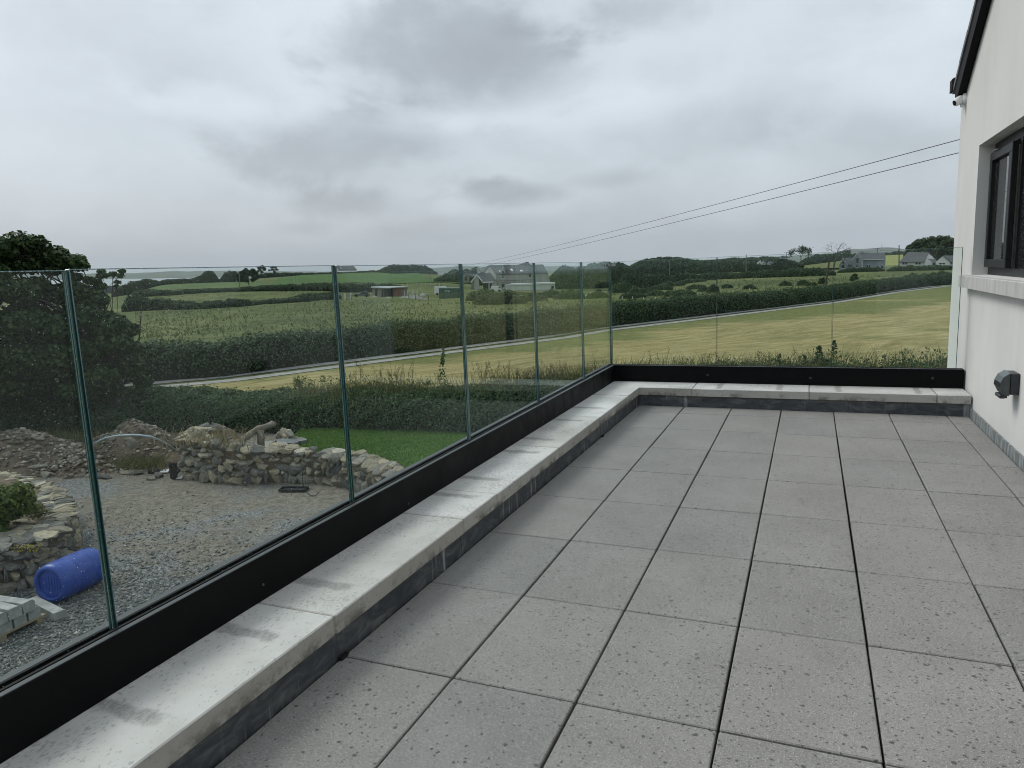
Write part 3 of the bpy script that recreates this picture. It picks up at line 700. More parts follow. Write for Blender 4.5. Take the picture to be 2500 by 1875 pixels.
tag(obj('yellow_field', mesh('yellow_field', _pts, [(i * 10 + j, i * 10 + j + 1, i * 10 + 11 + j, i * 10 + 10 + j) for i in range(7) for j in range(9)], M_YELL, smooth=True)), 'yellow green field rising between the two cottages', 'field', kind='structure')
_pts = []
for t_ in np.linspace(0, 1, 6):
    for q in np.linspace(0, 1, 12):
        px = 1925 + 150 * q; _pts.append(atd(px, 657 - 4 * q - t_ * (4 + 15 * q), 300 + 90 * t_))
tag(obj('straw_field', mesh('straw_field', _pts, [(i * 12 + j, i * 12 + j + 1, i * 12 + 13 + j, i * 12 + 12 + j) for i in range(5) for j in range(11)], M_STRAW, smooth=True)), 'small straw green field behind the bare tree', 'field', kind='structure')

# sea inlet and the far hills
def polar_sheet(name, prof_near, prof_far, d0, d1, m, label, cat, base=None):
    v = []; n = len(prof_near)
    rows = [(prof_near, d0), (prof_far, d1)]
    for pr_, d_ in rows:
        for q in pr_: v.append(atd(q[0], q[1], d_))
    if base is not None:                              # carry a hill down behind its crest so that it has a body
        for q in prof_far: w = atd(q[0], q[1], d1 * 1.25); v.append((w[0], w[1], base))
    f = [(r * n + j, r * n + j + 1, (r + 1) * n + j + 1, (r + 1) * n + j) for r in range(len(v) // n - 1) for j in range(n - 1)]
    return tag(obj(name, mesh(name, v, f, m, smooth=True)), label, cat, kind='structure')
xs_ = np.linspace(-300, 640, 12)
polar_sheet('sea', [(x, 697 - (x - 300) * 0.02) for x in xs_], [(x, 681 - (x - 300) * 0.016) for x in xs_], 1400, 6200, M_WATER, 'pale grey strip of sea inlet behind the fields', 'sea')
r2 = np.random.default_rng(3)
def prof(keys, n=90):
    k = np.array(keys, float); x = np.linspace(k[0, 0], k[-1, 0], n); return x, np.interp(x, k[:, 0], k[:, 1])
xh, yh = prof([(-400, 676), (100, 668), (300, 667), (408, 664), (566, 661), (700, 662), (840, 664), (980, 660), (1060, 655), (1120, 650), (1200, 651), (1330, 650), (1400, 647), (1480, 651), (1560, 648)])
yh = yh + np.convolve(r2.normal(size=len(yh)) * 2.2, np.ones(5) / 5, 'same')
polar_sheet('hills', [(x, 690 - (x - 300) * 0.02) for x in xh], list(zip(xh, yh)), 5600, 7600, M_HILL, 'long blue grey hills across the sea inlet', 'hills', -60)
xh, yh = prof([(1620, 640), (1760, 632), (1900, 626), (2040, 617), (2062, 610), (2085, 607.5), (2105, 608), (2130, 606), (2153, 604), (2175, 604), (2195, 606), (2215, 610), (2290, 612), (2400, 611), (2600, 606)])
polar_sheet('hills', [(x, 640 - (x - 2000) * 0.03) for x in xh], list(zip(xh, yh)), 5200, 6600, M_HILL, 'hazy grey hill carrying a monument on the right', 'hills', -60)
m0 = atd(2153, 606, 6580); mo = empty('monument', m0, 0, 'slim stone monument tower on the hazy hilltop', 'monument')
k_ = 6580 / 1760 * 1.1
MB().lathe([(1.9 * k_, -3), (1.5 * k_, 3 * k_), (0.8 * k_, 3.2 * k_), (0.6 * k_, 8.4 * k_), (0.15 * k_, 9.8 * k_)], 8).build('tower', M_SILL, mo)
# ------------------------------------------------------------------ vegetation
def leafmat(name, c1, c2, c3, trans=0.25):
    def fn(g, b, o):
        c = g.ramp(g.rand_isl(), [(0.0, c1), (0.5, c2), (1.0, c3)])
        n = g.noise(0.7, 3, 0.6, g.pos())
        c = g.mix(1.0, c, g.ramp(n, [(0.3, (0.78, 0.82, 0.78)), (0.7, (1.2, 1.16, 1.05))]), 'MULTIPLY')
        g.put(b.inputs['Base Color'], c)
        tl = g.n('BsdfTranslucent', {'Color': c})
        g.L.new(g.n('MixShader', {0: trans, 1: b.outputs[0], 2: tl.outputs[0]}).outputs[0], o.inputs['Surface'])
    return mat(name, fn, rough=0.55, spec=0.25)
M_LHEDGE = leafmat('hedge leaves', (0.023, 0.060, 0.021), (0.043, 0.088, 0.033), (0.086, 0.140, 0.058))
M_LDARK = leafmat('dark hedge leaves', (0.018, 0.048, 0.021), (0.034, 0.071, 0.031), (0.070, 0.115, 0.052))
M_LSYC = leafmat('sycamore leaves', (0.015, 0.040, 0.012), (0.030, 0.066, 0.020), (0.078, 0.112, 0.036))
M_LFAR = leafmat('distant foliage', (0.022, 0.049, 0.019), (0.038, 0.073, 0.030), (0.070, 0.111, 0.046))
M_LGRASS = leafmat('tall grass', (0.070, 0.088, 0.032), (0.120, 0.132, 0.055), (0.215, 0.200, 0.105), 0.4)
M_LSTALK = leafmat('dry seed stalks', (0.11, 0.09, 0.05), (0.20, 0.17, 0.10), (0.36, 0.32, 0.22), 0.35)
M_LSHRUB = leafmat('shrub leaves', (0.034, 0.066, 0.010), (0.070, 0.112, 0.016), (0.135, 0.170, 0.030), 0.3)
M_LYEL = leafmat('yellow leaves', (0.20, 0.18, 0.04), (0.33, 0.29, 0.06), (0.45, 0.40, 0.12), 0.3)
M_BARK = mat('bark', lambda g, b, o: g.put(b.inputs['Base Color'], g.ramp(g.noise(14, 4, 0.65, g.mapv(g.pos(), (1, 1, 0.3))), [(0.3, (0.028, 0.025, 0.020)), (0.7, (0.085, 0.078, 0.066))])), rough=0.95)
M_CORE = mat('shaded hedge core', color=(0.012, 0.016, 0.009), rough=1.0, spec=0.0)  # near black: the shade inside the hedges is put into this colour

def resample(path, n):
    P = np.array(path, float); s = np.r_[0, np.cumsum(np.linalg.norm(np.diff(P[:, :2], axis=0), axis=1))]
    t = np.linspace(0, s[-1], n); return np.stack([np.interp(t, s, P[:, i]) for i in range(P.shape[1])], 1), s[-1]

def fnoise(t, seed, octs=4, base=1.0):
    r = np.random.default_rng(seed); out = np.zeros_like(t)
    for o in range(octs):
        k = base * 2 ** o; out += np.sin(t * k * r.uniform(0.8, 1.3) + r.uniform(0, 6.28)) * np.sin(t * k * 0.37 * r.uniform(0.8, 1.3) + r.uniform(0, 6.28)) / 1.6 ** o
    return out

def hedge(name, label, path, width, height, leaf, n, m, seed=0, group=None, cat='hedge', lump=0.25, kind=None, sink=0.0, top_only=False, core=True, bare=0.0, spray=0.16):
    """path rows: x, y, and optionally a height factor"""
    r = np.random.default_rng(seed); P, ln = resample(path, 200)
    hf = P[:, 2] if P.shape[1] > 2 else np.ones(200)
    hf = np.convolve(np.pad(hf, 5, 'edge'), np.ones(11) / 11, 'valid')
    s = np.linspace(0, ln, 200); g_ = ground(P[:, 0], P[:, 1]) - sink
    T = np.gradient(P[:, :2], axis=0); T /= np.linalg.norm(T, axis=1)[:, None]; N = np.stack([-T[:, 1], T[:, 0]], 1)
    wl = 1.0 / max(height * float(hf.mean()) * 1.3, 0.4)
    dome = lambda k_, ph_: np.sqrt(np.abs(np.sin(s * wl * k_ + ph_ + 0.6 * np.sin(s * wl * k_ * .37 + ph_)))) * 1.6 - 1.2
    hh = height * hf * (1 + lump * (0.75 * dome(1.1, seed) + 0.45 * dome(2.3, seed * 1.7) + 0.12 * fnoise(s * wl * 4, seed + 1)))
    ww = width * 0.5 * (1 + lump * 0.5 * fnoise(s * wl * 2.2, seed + 2))
    # rounded profile parameter q in 0..pi, from one foot over the top to the other
    def surf(u, q, k):
        i = u * 199; i0 = np.clip(i.astype(int), 0, 198); fr = i - i0
        lerp = lambda A: A[i0] * (1 - fr) + A[i0 + 1] * fr
        cx, cy, nx, ny, h_, w_, z0 = lerp(P[:, 0]), lerp(P[:, 1]), lerp(N[:, 0]), lerp(N[:, 1]), lerp(hh), lerp(ww), lerp(g_)
        c, sn = np.cos(q), np.sin(q)
        rx = np.sign(c) * np.abs(c) ** 0.55; rz = np.abs(sn) ** 0.62
        bump = 1 + lump * 0.45 * np.sin(u * ln * wl * 9 + 3 * np.sin(q * 3 + seed)) * np.sin(q * 4 + u * ln * wl * 5)
        e = np.sqrt(np.minimum(1.0, np.minimum(u, 1 - u) * ln / min(width * 0.7, ln * 0.22) + 0.10))
        off = rx * w_ * bump * k * e
        return np.stack([cx + nx * off, cy + ny * off, z0 + rz * h_ * bump * (0.25 + 0.75 * k) * e], -1), np.stack([nx * c, ny * c, sn], -1)
    u = r.random(n); q = r.random(n) * math.pi; k = 1.0 - np.abs(r.normal(size=n)) * 0.10 + (r.random(n) < 0.05) * r.random(n) * spray
    c, nr = surf(u, q, k)
    if bare: keep = r.random(n) > bare * (0.5 + 0.5 * np.sin(u * ln * 1.3)); c, nr = c[keep], nr[keep]
    V, F = leaves(c, leaf, nr, 0.9, 0.6, seed + 5)
    me = mesh('foliage', V, F, m)
    o = obj(name, me); tag(o, label, cat, group, kind)
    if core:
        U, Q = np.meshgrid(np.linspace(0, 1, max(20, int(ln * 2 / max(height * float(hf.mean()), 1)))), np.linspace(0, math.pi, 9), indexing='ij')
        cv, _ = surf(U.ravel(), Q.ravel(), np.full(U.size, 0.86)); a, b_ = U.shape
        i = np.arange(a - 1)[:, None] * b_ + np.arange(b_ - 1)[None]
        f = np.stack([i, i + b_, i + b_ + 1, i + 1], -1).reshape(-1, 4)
        obj('branches_or_core', mesh('branches_or_core', cv, f, M_CORE, smooth=True), o)  # solid dark shell behind the leaves, painted as the hedge's inner shade
    return o

def tree(name, label, base, height, rad, trunk_h, nleaf, leaf, m, seed=0, group=None, trunk_r=None, clumps=40, flat=0.7, cat='tree', limbs=7, bias=0.0, low=0.0, cloud=None):
    """tapered trunk with limbs and a crown of leaf clumps"""
    r = np.random.default_rng(seed); base = np.array(base, float)
    e = empty(name, base, 0, label, cat, group); tr = trunk_r or height * 0.025
    cz = trunk_h + (height - trunk_h) * 0.5; ch = (height - trunk_h) * 0.5
    tb = MB(); top = np.array([bias * rad * 0.3, 0, trunk_h + ch * 0.7])
    tb.tube([(0, 0, -0.3), (r.normal() * tr, r.normal() * tr, trunk_h * 0.5), tuple(top * 0.75), tuple(top)], [tr * 1.25, tr, tr * 0.75, tr * 0.3], 8)
    cc = []
    if cloud is None:
        while len(cc) < clumps:
            q = r.normal(size=3); q /= np.linalg.norm(q); k = r.uniform(0.55, 0.9)
            p = q * k * np.array([rad, rad, ch]) ; p[2] += cz
            if p[2] > height * low + trunk_h * 0.6: cc.append((p, r.uniform(0.2, 0.38) * min(rad, ch)))
    else: cc = [(np.array(p), s_) for p, s_ in cloud]
    for i in range(limbs):
        p = cc[i * len(cc) // limbs][0]; st = top * r.uniform(0.35, 0.9); md = (st + p) / 2 + r.normal(size=3) * rad * 0.06; md[2] += 0.05 * height
        q_ = min(1.0, cc[i * len(cc) // limbs][1] / (0.22 * rad)) if cloud is not None else 1.0; tb.tube([tuple(st), tuple(md), tuple(p)], [tr * 0.42 * q_, tr * 0.22 * q_, tr * 0.05], 6)
        for _ in range(2 if q_ > 0.35 else 0):
            p2 = cc[r.integers(len(cc))][0]
            if np.linalg.norm(p2 - md) < rad * 0.9: tb.tube([tuple(md), tuple((md + p2) / 2 + r.normal(size=3) * rad * 0.05), tuple(p2)], [tr * 0.20 * q_, tr * 0.12 * q_, tr * 0.04 * q_], 5)
    tb.build('trunk', M_BARK, e, True)
    wts = np.array([s_ ** 2 for _, s_ in cc]); wts /= wts.sum(); idx = r.choice(len(cc), nleaf, p=wts)
    C = np.array([c[0] for c in cc])[idx]; S = np.array([c[1] for c in cc])[idx]
    q = r.normal(size=(nleaf, 3)); q /= np.linalg.norm(q, axis=1)[:, None]; k = r.random(nleaf) ** 0.35
    pts = C + q * (S * k)[:, None] * np.array([1, 1, flat])
    nr = q * 0.6 + np.array([0, 0, 0.6])
    V, F = leaves(pts, leaf, nr, 0.8, 0.75, seed + 9)
    obj('crown', mesh('crown', V, F, m), e)
    return e

# hedge along the garden boundary
hedge('hedge', 'long dark garden hedge behind the lawn and the rubble heaps', [(-34, 11.5, 0.9), (-24, 13.6, 0.84), (-17, 14.7, 0.74), (-13, 15.5, 0.72), (-9.5, 15.9, 0.80), (-6.5, 16.1, 0.92), (-3.5, 16.4, 1.10), (0, 16.9, 1.22), (5, 17.4, 1.27), (14, 18.5, 1.3)], 2.5, 1.55, 0.085, 150000, M_LHEDGE, 11, lump=0.10)
# hedge behind the farm track
hp = off_line(np.array(tf), 1.5)
hedge('hedge', 'dark hedge running along the far side of the farm track', [(x, y, 1.0 - 0.12 * (i > 9)) for i, (x, y) in enumerate(hp)], 2.6, 1.75, 0.15, 85000, M_LDARK, 12, lump=0.15)

# tall grasses, docks and young shoots rising out of the garden hedge
P, ln = resample([(-13.5, 15.3), (-9.5, 15.9), (-5, 16.3), (0, 16.9), (5, 17.4), (9, 18)], 400)
r4 = np.random.default_rng(44)
n = 9000; u = r4.integers(0, 400, n); base = np.c_[P[u] + r4.normal(size=(n, 2)) * [0.15, 0.55], ground(P[u, 0], P[u, 1]) + np.interp(P[u, 0], [-13, -9.5, -6.5, -3.5, 5], [0.80, 0.95, 1.15, 1.45, 1.7]) + r4.random(n) * 0.25]
dens = 0.5 + 0.5 * np.sin(u / 23.0 + 1.0) * np.sin(u / 61.0); base = base[r4.random(n) < 0.25 + 0.75 * dens]
V, F = blades(base, 0.50, 0.45, 0.014, 5)
tag(obj('tall_grass', mesh('tall_grass', V, F, M_LGRASS)), 'tall seeding grasses growing out of the garden hedge top', 'grass', kind='stuff')
def stalks(name, label, pts, h, seed, nl=26, m1=None, m2=None, kind='stuff', lw=0.045, spread=0.10):
    """upright weed stalks with small leaves or seed heads along them"""
    r = np.random.default_rng(seed); mb = MB(); C = []
    for p in pts:
        p = np.array(p); hh = h * r.uniform(0.6, 1.25); ln_ = r.normal(size=2) * hh * 0.18
        tip = p + [ln_[0], ln_[1], hh]; mid = p + [ln_[0] * 0.3, ln_[1] * 0.3, hh * 0.55]
        mb.tube([tuple(p), tuple(mid), tuple(tip)], [0.006, 0.005, 0.003], 4, cap=False)
        t = r.random((nl, 1)) ** (0.7 if spread > 0.08 else 0.35); C.append(p * (1 - t) + tip * t + r.normal(size=(nl, 3)) * spread * (1.1 - t if spread > 0.08 else 0.6) * 0.6)
    V, F = leaves(np.concatenate(C), lw, None, 0.9, 0.6, seed)
    if kind == 'stuff':
        o = tag(obj(name, mesh(name, V, F, m1 or M_LHEDGE)), label, 'plant', kind=kind)
    else:
        c0 = np.array(pts[0], float); o = empty(name, c0, 0, label, 'plant'); obj('leaves', mesh('leaves', V - c0, F, m1 or M_LHEDGE), o); mb.v = [tuple(np.array(q) - c0) for q in mb.v]
    obj('stem', mb.me('stem', m2 or M_LSTALK), o); return o
def on_hedge(px, dz=1.3):
    k = np.argmin([abs(_px(p) - px) for p in P]); return (P[k, 0], P[k, 1], gz(P[k, 0], P[k, 1]) + dz)
def _px(p):
    d = np.array([p[0], p[1], -2.0]) - CAM; return 1250 + FPX * (d @ RT) / (d @ FW)
stalks('weed_stalks', 'brown seeding weed stalks on the hedge seen through the glass', [on_hedge(x) for x in list(r4.uniform(840, 1010, 34)) + list(r4.uniform(1160, 1400, 60))], 0.62, 45, 26, M_LSTALK, lw=0.034, spread=0.06)
stalks('weed_stalks', 'thin weed stalks on the hedge before the hay field', [on_hedge(x, 1.6) for x in r4.uniform(1560, 2330, 44)], 0.62, 451, 22, M_LHEDGE, lw=0.035, spread=0.06)
stalks('hedge_shoot', 'single leafy young shoot standing above the garden hedge', [on_hedge(1072, 1.35)], 0.95, 46, 170, M_LSHRUB and M_LHEDGE, kind='thing', lw=0.075, spread=0.14)
stalks('elder_shoot', 'bushy dark leafy sprig above the hedge before the hay field', [on_hedge(1995, 1.6), on_hedge(2010, 1.5), on_hedge(1970, 1.45), on_hedge(2030, 1.7)], 0.75, 47, 130, M_LHEDGE, kind='thing', lw=0.085, spread=0.20)
stalks('elder_shoot', 'smaller dark leafy sprig left of the bushy one above the hedge', [on_hedge(1893, 1.65), on_hedge(1905, 1.5)], 0.62, 48, 110, M_LHEDGE, kind='thing', lw=0.075, spread=0.16)
stalks('bramble', 'loose bramble sprays over the hedge end near the white wall', [on_hedge(x, 1.45 + 0.25 * (x > 2150)) for x in np.linspace(1650, 2330, 60)], 0.50, 49, 46, M_LHEDGE, lw=0.06, spread=0.30)
stalks('bramble', 'low bramble sprays on the hedge below the left shoots', [on_hedge(x, 1.1) for x in np.linspace(640, 1100, 40)], 0.42, 50, 40, M_LSHRUB, lw=0.06, spread=0.26)

# the big sycamore on the left
sb = np.array([-19.2, 13.4, ZG]); sdist = math.hypot(sb[0] - CX, sb[1] - CY)
cl_ = []; r5 = np.random.default_rng(21)
mx = lambda px, py, k=0.0: (lambda w: tuple(np.array(w) - sb))(atd(px, py, sdist + k))
# outline of the crown measured on the picture, filled with clumps at several depths
for px, py, s_ in [(10, 605, .5), (55, 598, .5), (95, 606, .45), (135, 622, .45), (172, 640, .38), (196, 655, .24), (-40, 600, .6), (-95, 625, .7), (30, 640, .5), (80, 648, .45), (-20, 660, .6), (128, 655, .36), (-90, 690, .8), (10, 700, .7), (62, 715, .6), (112, 705, .5), (150, 715, .5), (190, 712, .42), (178, 668, .24), (212, 676, .20),
                   (235, 735, .5), (262, 684, .15), (283, 676, .13), (291, 664, .10), (274, 664, .12), (258, 668, .13), (243, 672, .14), (286, 690, .09), (274, 696, .10), (228, 684, .18), (246, 702, .22), (200, 775, .7), (262, 785, .6), (305, 805, .42), (60, 790, .9), (130, 800, .8), (322, 850, .42), (280, 850, .65), (200, 855, .75), (338, 890, .38), (300, 905, .55), (240, 915, .65), (352, 930, .30),
                   (120, 880, .85), (30, 870, .95), (180, 945, .6), (290, 950, .45), (100, 945, .5), (-60, 850, 1.2), (-140, 770, 1.2), (-90, 945, .9), (20, 945, .6), (225, 960, .45), (330, 960, .3)]:
    for k in ((-1.3, 0.1, 1.6) if s_ > 0.55 else (-0.5, 0.7) if s_ > 0.3 else (-0.3,)):
        p = mx(px + r5.normal() * 8, py + r5.normal() * 6, k); cl_.append((p, s_ * r5.uniform(0.78, 1.0)))
tree('sycamore_tree', 'large spreading dark sycamore tree beyond the rubble at the left edge', sb, 7.2, 4.2, 1.6, 82000, 0.145, M_LSYC, 23, trunk_r=0.30, cloud=cl_, limbs=44, flat=0.62)
hedge('bush', 'ivy clad bushes round the foot of the big sycamore', [(-24.5, 11.6, 1.1), (-21.5, 12.4, 1.0), (-19.2, 12.9, 0.8), (-17.6, 13.4, 0.6)], 1.8, 1.25, 0.10, 30000, M_LDARK, 24, cat='bush', lump=0.25)
# understorey between the sycamore and the track
gp = atz(139, 968, ZG + 0.3)
gpo = empty('gate_post', (gp[0], gp[1], ZG), R(20), 'short grey gate post beside the track under the sycamore', 'post')
MB().bev((-0.10, -0.10, -0.1), (0.10, 0.10, 1.0), .02).build('post', M_SILL, gpo)

# ---------------------------------------------------------------- hedgerows farther out: pixel feet and tops become real heights
def hedge_px(name, label, pts, width, leaf, n, m, seed, group=None, cat='hedge', lump=0.22, dist=None, kind=None, spray=0.05, **k):
    path = []
    for px, pb, pt in pts:
        w = hit(px, pb) if dist is None else atd(px, pb, dist); d = math.hypot(w[0] - CX, w[1] - CY)
        path.append((w[0], w[1], max(0.4, (atd(px, pt, d)[2] - gz(w[0], w[1])) * 0.92)))
    return hedge(name, label, path, width, 1.0, leaf, n, m, seed, group, cat, lump, kind, spray=spray, **k)
hedge_px('hedge', 'broken dark hedgerow across the pasture left of the shed', [(300, 762, 715), (380, 757, 728), (450, 755, 733), (475, 755, 742), (520, 752, 736), (560, 750, 727), (590, 748, 729), (605, 746, 737), (640, 742, 733), (690, 740, 728), (740, 737, 720), (790, 733, 716), (830, 730, 712)], 3.0, 0.30, 22000, M_LFAR, 31, lump=0.3)
hedge_px('hedge', 'second hedgerow below the pale and the bright green fields', [(330, 726, 706), (408, 722, 709), (470, 718, 707), (566, 713, 703), (640, 711, 698), (700, 711, 694), (747, 710, 692), (830, 712, 692), (900, 712, 691), (990, 712, 693)], 4.5, 0.42, 24000, M_LFAR, 32, lump=0.25)
hedge_px('hedge', 'far hedgerow on the skyline before the sea', [(270, 696, 692), (330, 697, 687), (400, 694, 683), (450, 692, 682), (475, 691, 676), (520, 690, 671)], 6.0, 0.7, 9000, M_LFAR, 33, dist=345, lump=0.3)
hedge_px('thicket', 'rounded pale thicket on the skyline left of the lone bush', [(472, 692, 674), (500, 692, 666), (520, 691, 663), (535, 691, 668)], 8.0, 0.7, 9000, M_LFAR, 34, dist=330, cat='thicket', lump=0.25)
hedge_px('hedge', 'hedge beneath the skyline right of the rounded thicket', [(535, 693, 672), (570, 690, 664), (600, 687, 667)], 8.0, 0.6, 6000, M_LFAR, 35, dist=330, lump=0.35)
hedge_px('hedge', 'thin dark hedge line along the top of the bright green field', [(625, 676, 667), (700, 673, 665), (760, 672, 666), (850, 669, 664), (950, 669, 661), (1030, 672, 662), (1062, 676, 664)], 5.0, 0.7, 8000, M_LDARK, 36, dist=490, lump=0.2)
hedge_px('woodland', 'dark belt of trees behind the bright green field', [(920, 667, 656), (940, 666, 647), (975, 666, 646), (1005, 667, 645), (1035, 669, 648), (1055, 672, 651), (1068, 674, 656)], 14.0, 1.1, 12000, M_LFAR, 37, dist=520, cat='woodland', lump=0.18, kind='stuff')
hedge_px('woodland', 'belt of low trees behind the half built house', [(1060, 681, 660), (1100, 682, 661), (1140, 684, 659), (1165, 684, 647), (1200, 686, 646), (1240, 686, 650), (1290, 686, 644), (1310, 686, 645), (1340, 684, 652)], 14.0, 0.9, 14000, M_LFAR, 38, dist=330, cat='woodland', lump=0.25, kind='stuff')
hedge_px('woodland', 'wooded bank right of the half built house', [(1330, 705, 665), (1370, 704, 648), (1400, 703, 644), (1440, 702, 642), (1490, 700, 640), (1530, 700, 636), (1560, 698, 634)], 16.0, 0.75, 24000, M_LFAR, 39, dist=255, cat='woodland', lump=0.18, kind='stuff')
hedge_px('woodland', 'dark wooded skyline behind the end glass panels', [(1500, 680, 637), (1530, 679, 634), (1550, 678, 633), (1562, 678, 631), (1590, 677, 627), (1610, 676, 628), (1630, 676, 626), (1650, 676, 624), (1672, 675, 627), (1690, 675, 631), (1740, 674, 634), (1780, 673, 630), (1830, 672, 626), (1870, 670, 624), (1930, 668, 621), (1960, 666, 621)], 22.0, 1.0, 36000, M_LDARK, 40, dist=330, cat='woodland', lump=0.10, kind='stuff')
hedge_px('woodland', 'wooded belt on the skyline behind the cottages', [(1950, 662, 622), (2000, 660, 621), (2050, 658, 618), (2100, 656, 618), (2150, 655, 616), (2200, 653, 614), (2260, 652, 612), (2340, 650, 609)], 16.0, 1.2, 16000, M_LDARK, 41, dist=520, cat='woodland', lump=0.15, kind='stuff')
hedge_px('hedge', 'dark hedge crossing below the wooded skyline', [(1500, 686, 669), (1560, 684, 667), (1640, 684, 668), (1700, 682, 668), (1760, 680, 666), (1820, 678, 664), (1900, 672, 657), (1960, 671, 655), (2040, 667, 652)], 5.0, 0.5, 20000, M_LDARK, 42, dist=205, lump=0.25)
hedge_px('hedge', 'clipped hedge in front of the blue grey cottage', [(2045, 663, 658), (2080, 661, 654), (2120, 660, 653), (2160, 659, 652)], 3.0, 0.4, 6000, M_LDARK, 43, dist=236, lump=0.2)
hedge_px('hedge', 'leafy hedge in front of the white bungalow', [(2165, 660, 651), (2210, 660, 649), (2270, 660, 648), (2340, 659, 646)], 4.0, 0.4, 9000, M_LHEDGE, 44, dist=232, lump=0.25)
# scrub patches in the middle fields
def bush(label, c, rad, h, leaf, n, m, seed, group=None):
    r = np.random.default_rng(seed); k = 9; a = math.atan2(c[0] - CX, c[1] - CY); rt = np.array([math.cos(a), -math.sin(a), 0]); bk = np.array([math.sin(a), math.cos(a), 0])
    t = np.linspace(-0.72, 0.72, k); cc = np.array([rt * q * rad + bk * r.normal() * rad * 0.3 for q in t]); hh = h * (1 - 0.55 * t ** 2) * r.uniform(0.65, 1.0, k)
    i = r.integers(0, k, n); q = r.normal(size=(n, 3)); q[:, 2] = np.abs(q[:, 2]); q /= np.linalg.norm(q, axis=1)[:, None]; u = (r.random(n) ** 0.3)[:, None]
    pts = cc[i] + q * u * np.stack([np.full(n, rad * 0.33), np.full(n, rad * 0.33), hh[i]], 1)
    V, F = leaves(pts, leaf, q + [0, 0, 0.4], 0.8, 0.7, seed); e = empty('bush', c, 0, label, 'bush', group); obj('foliage', mesh('foliage', V, F, m), e)
    mb = MB()
    for p, z in zip(cc[::2], hh[::2]): mb.tube([(0, 0, -.2), tuple(p * .6 + [0, 0, z * .3]), tuple(p + [0, 0, z * .7])], [.08, .05, .02], 5)
    mb.build('stem', M_BARK, e)
SCRUB = [(1522, 714, 686, 34, 'round scrub bush left of the white marker posts'), (1570, 716, 699, 30, 'low scrub bush in the pasture above the marker posts'), (1612, 708, 692, 28, 'small scrub bush in the upper pasture'),
         (1660, 724, 703, 36, 'dark scrub bush near the middle glass joint'), (1740, 716, 694, 14, 'upright scrub bush right of the middle glass joint'), (1720, 712, 700, 16, 'low scrub bush behind the upright one'),
         (1775, 704, 692, 12, 'scrub bush beside the upper marker post'), (1830, 706, 695, 14, 'scrub bush in the green pasture right of the posts'), (1918, 698, 686, 13, 'wide low bush in the pasture left of the leaning pole'),
         (1960, 697, 684, 12, 'left one of two bushes beside the leaning pole'), (1980, 698, 688, 12, 'right one of two bushes beside the leaning pole'), (2008, 694, 678, 9, 'dark round bush touching the leaning pole'),
         (1590, 692, 676, 34, 'broad scrub under the wooded skyline'), (1690, 690, 678, 30, 'scrub at the field corner under the trees'), (2240, 690, 668, 30, 'bushy clump at the hedge end near the white wall'), (2290, 684, 664, 26, 'leafy clump at the right end of the track hedge'),
         (1300, 735, 712, 34, 'grassy mound of weeds left of the panel joint'), (1220, 742, 706, 60, 'overgrown earth bank before the half built house'), (1180, 733, 703, 40, 'bushy weeds before the green container end'), (1390, 730, 706, 36, 'scrub in front of the low white cabin')]
SCRUB += [(1545, 728, 712, 30, 'low dark scrub just above the first marker posts'), (1600, 722, 708, 24, 'low scrub between the marker posts and the upper bush'), (1640, 700, 685, 30, 'scrub thicket in the upper pasture under the trees'), (1700, 705, 694, 22, 'low rough scrub left of the upright bush'), (1560, 700, 682, 30, 'tall scrub under the wooded skyline on the left'), (1460, 728, 708, 26, 'scrub bush beside the corner joint'), (1340, 727, 706, 30, 'weedy scrub right of the earth bank')]
for i, (px, pb, pt, hw, lab) in enumerate(SCRUB):
    w = hit(px, pb); d = math.hypot(w[0] - CX, w[1] - CY); mpp = d / FPX * 1.05
    bush(lab, w, hw * mpp, (pb - pt) * mpp, 0.26 * d / 110, 2600 + hw * 60, M_LFAR if i % 3 else M_LHEDGE, 60 + i, 'scrub bushes in the pastures')
# single trees
def tree_px(name, label, px, pb, pt, halfw, dist, n, leaf, m, seed, trunk=0.15, **k):
    w = atd(px, pb, dist); d = dist; mpp = d / FPX * 1.03; z0 = w[2]; h_ = (pb - pt) * mpp
    return tree(name, label, (w[0], w[1], z0), h_, halfw * mpp, h_ * trunk, n, leaf, m, seed, **k)
tree_px('round_tree', 'large round topped dark tree behind the white bungalow', 2280, 660, 594, 60, 300, 42000, 0.55, M_LSYC, 71, 0.16, clumps=120, flat=0.9)
tree_px('round_bush', 'rounded dark lone tree by the pole in the pale field', 608, 694, 658, 24, 270, 9000, 0.42, M_LDARK, 72, 0.03, clumps=30)
tree_px('small_tree', 'left one of two dark trees on the skyline', 639, 668, 649, 12, 470, 3000, 0.7, M_LDARK, 73, 0.05, clumps=18)
tree_px('small_tree', 'right pointed one of two dark trees on the skyline', 668, 667, 651, 10, 470, 2600, 0.7, M_LDARK, 74, 0.05, clumps=16)
tree_px('small_tree', 'lone dark small tree in the pasture before the blue grey cottage', 2085, 694, 672, 8, 150, 3000, 0.22, M_LDARK, 75, 0.12, clumps=16)
tree_px('small_tree', 'dark shrubby tree under the bare crowned tree', 1952, 664, 645, 10, 230, 3000, 0.35, M_LDARK, 76, 0.06, clumps=18)
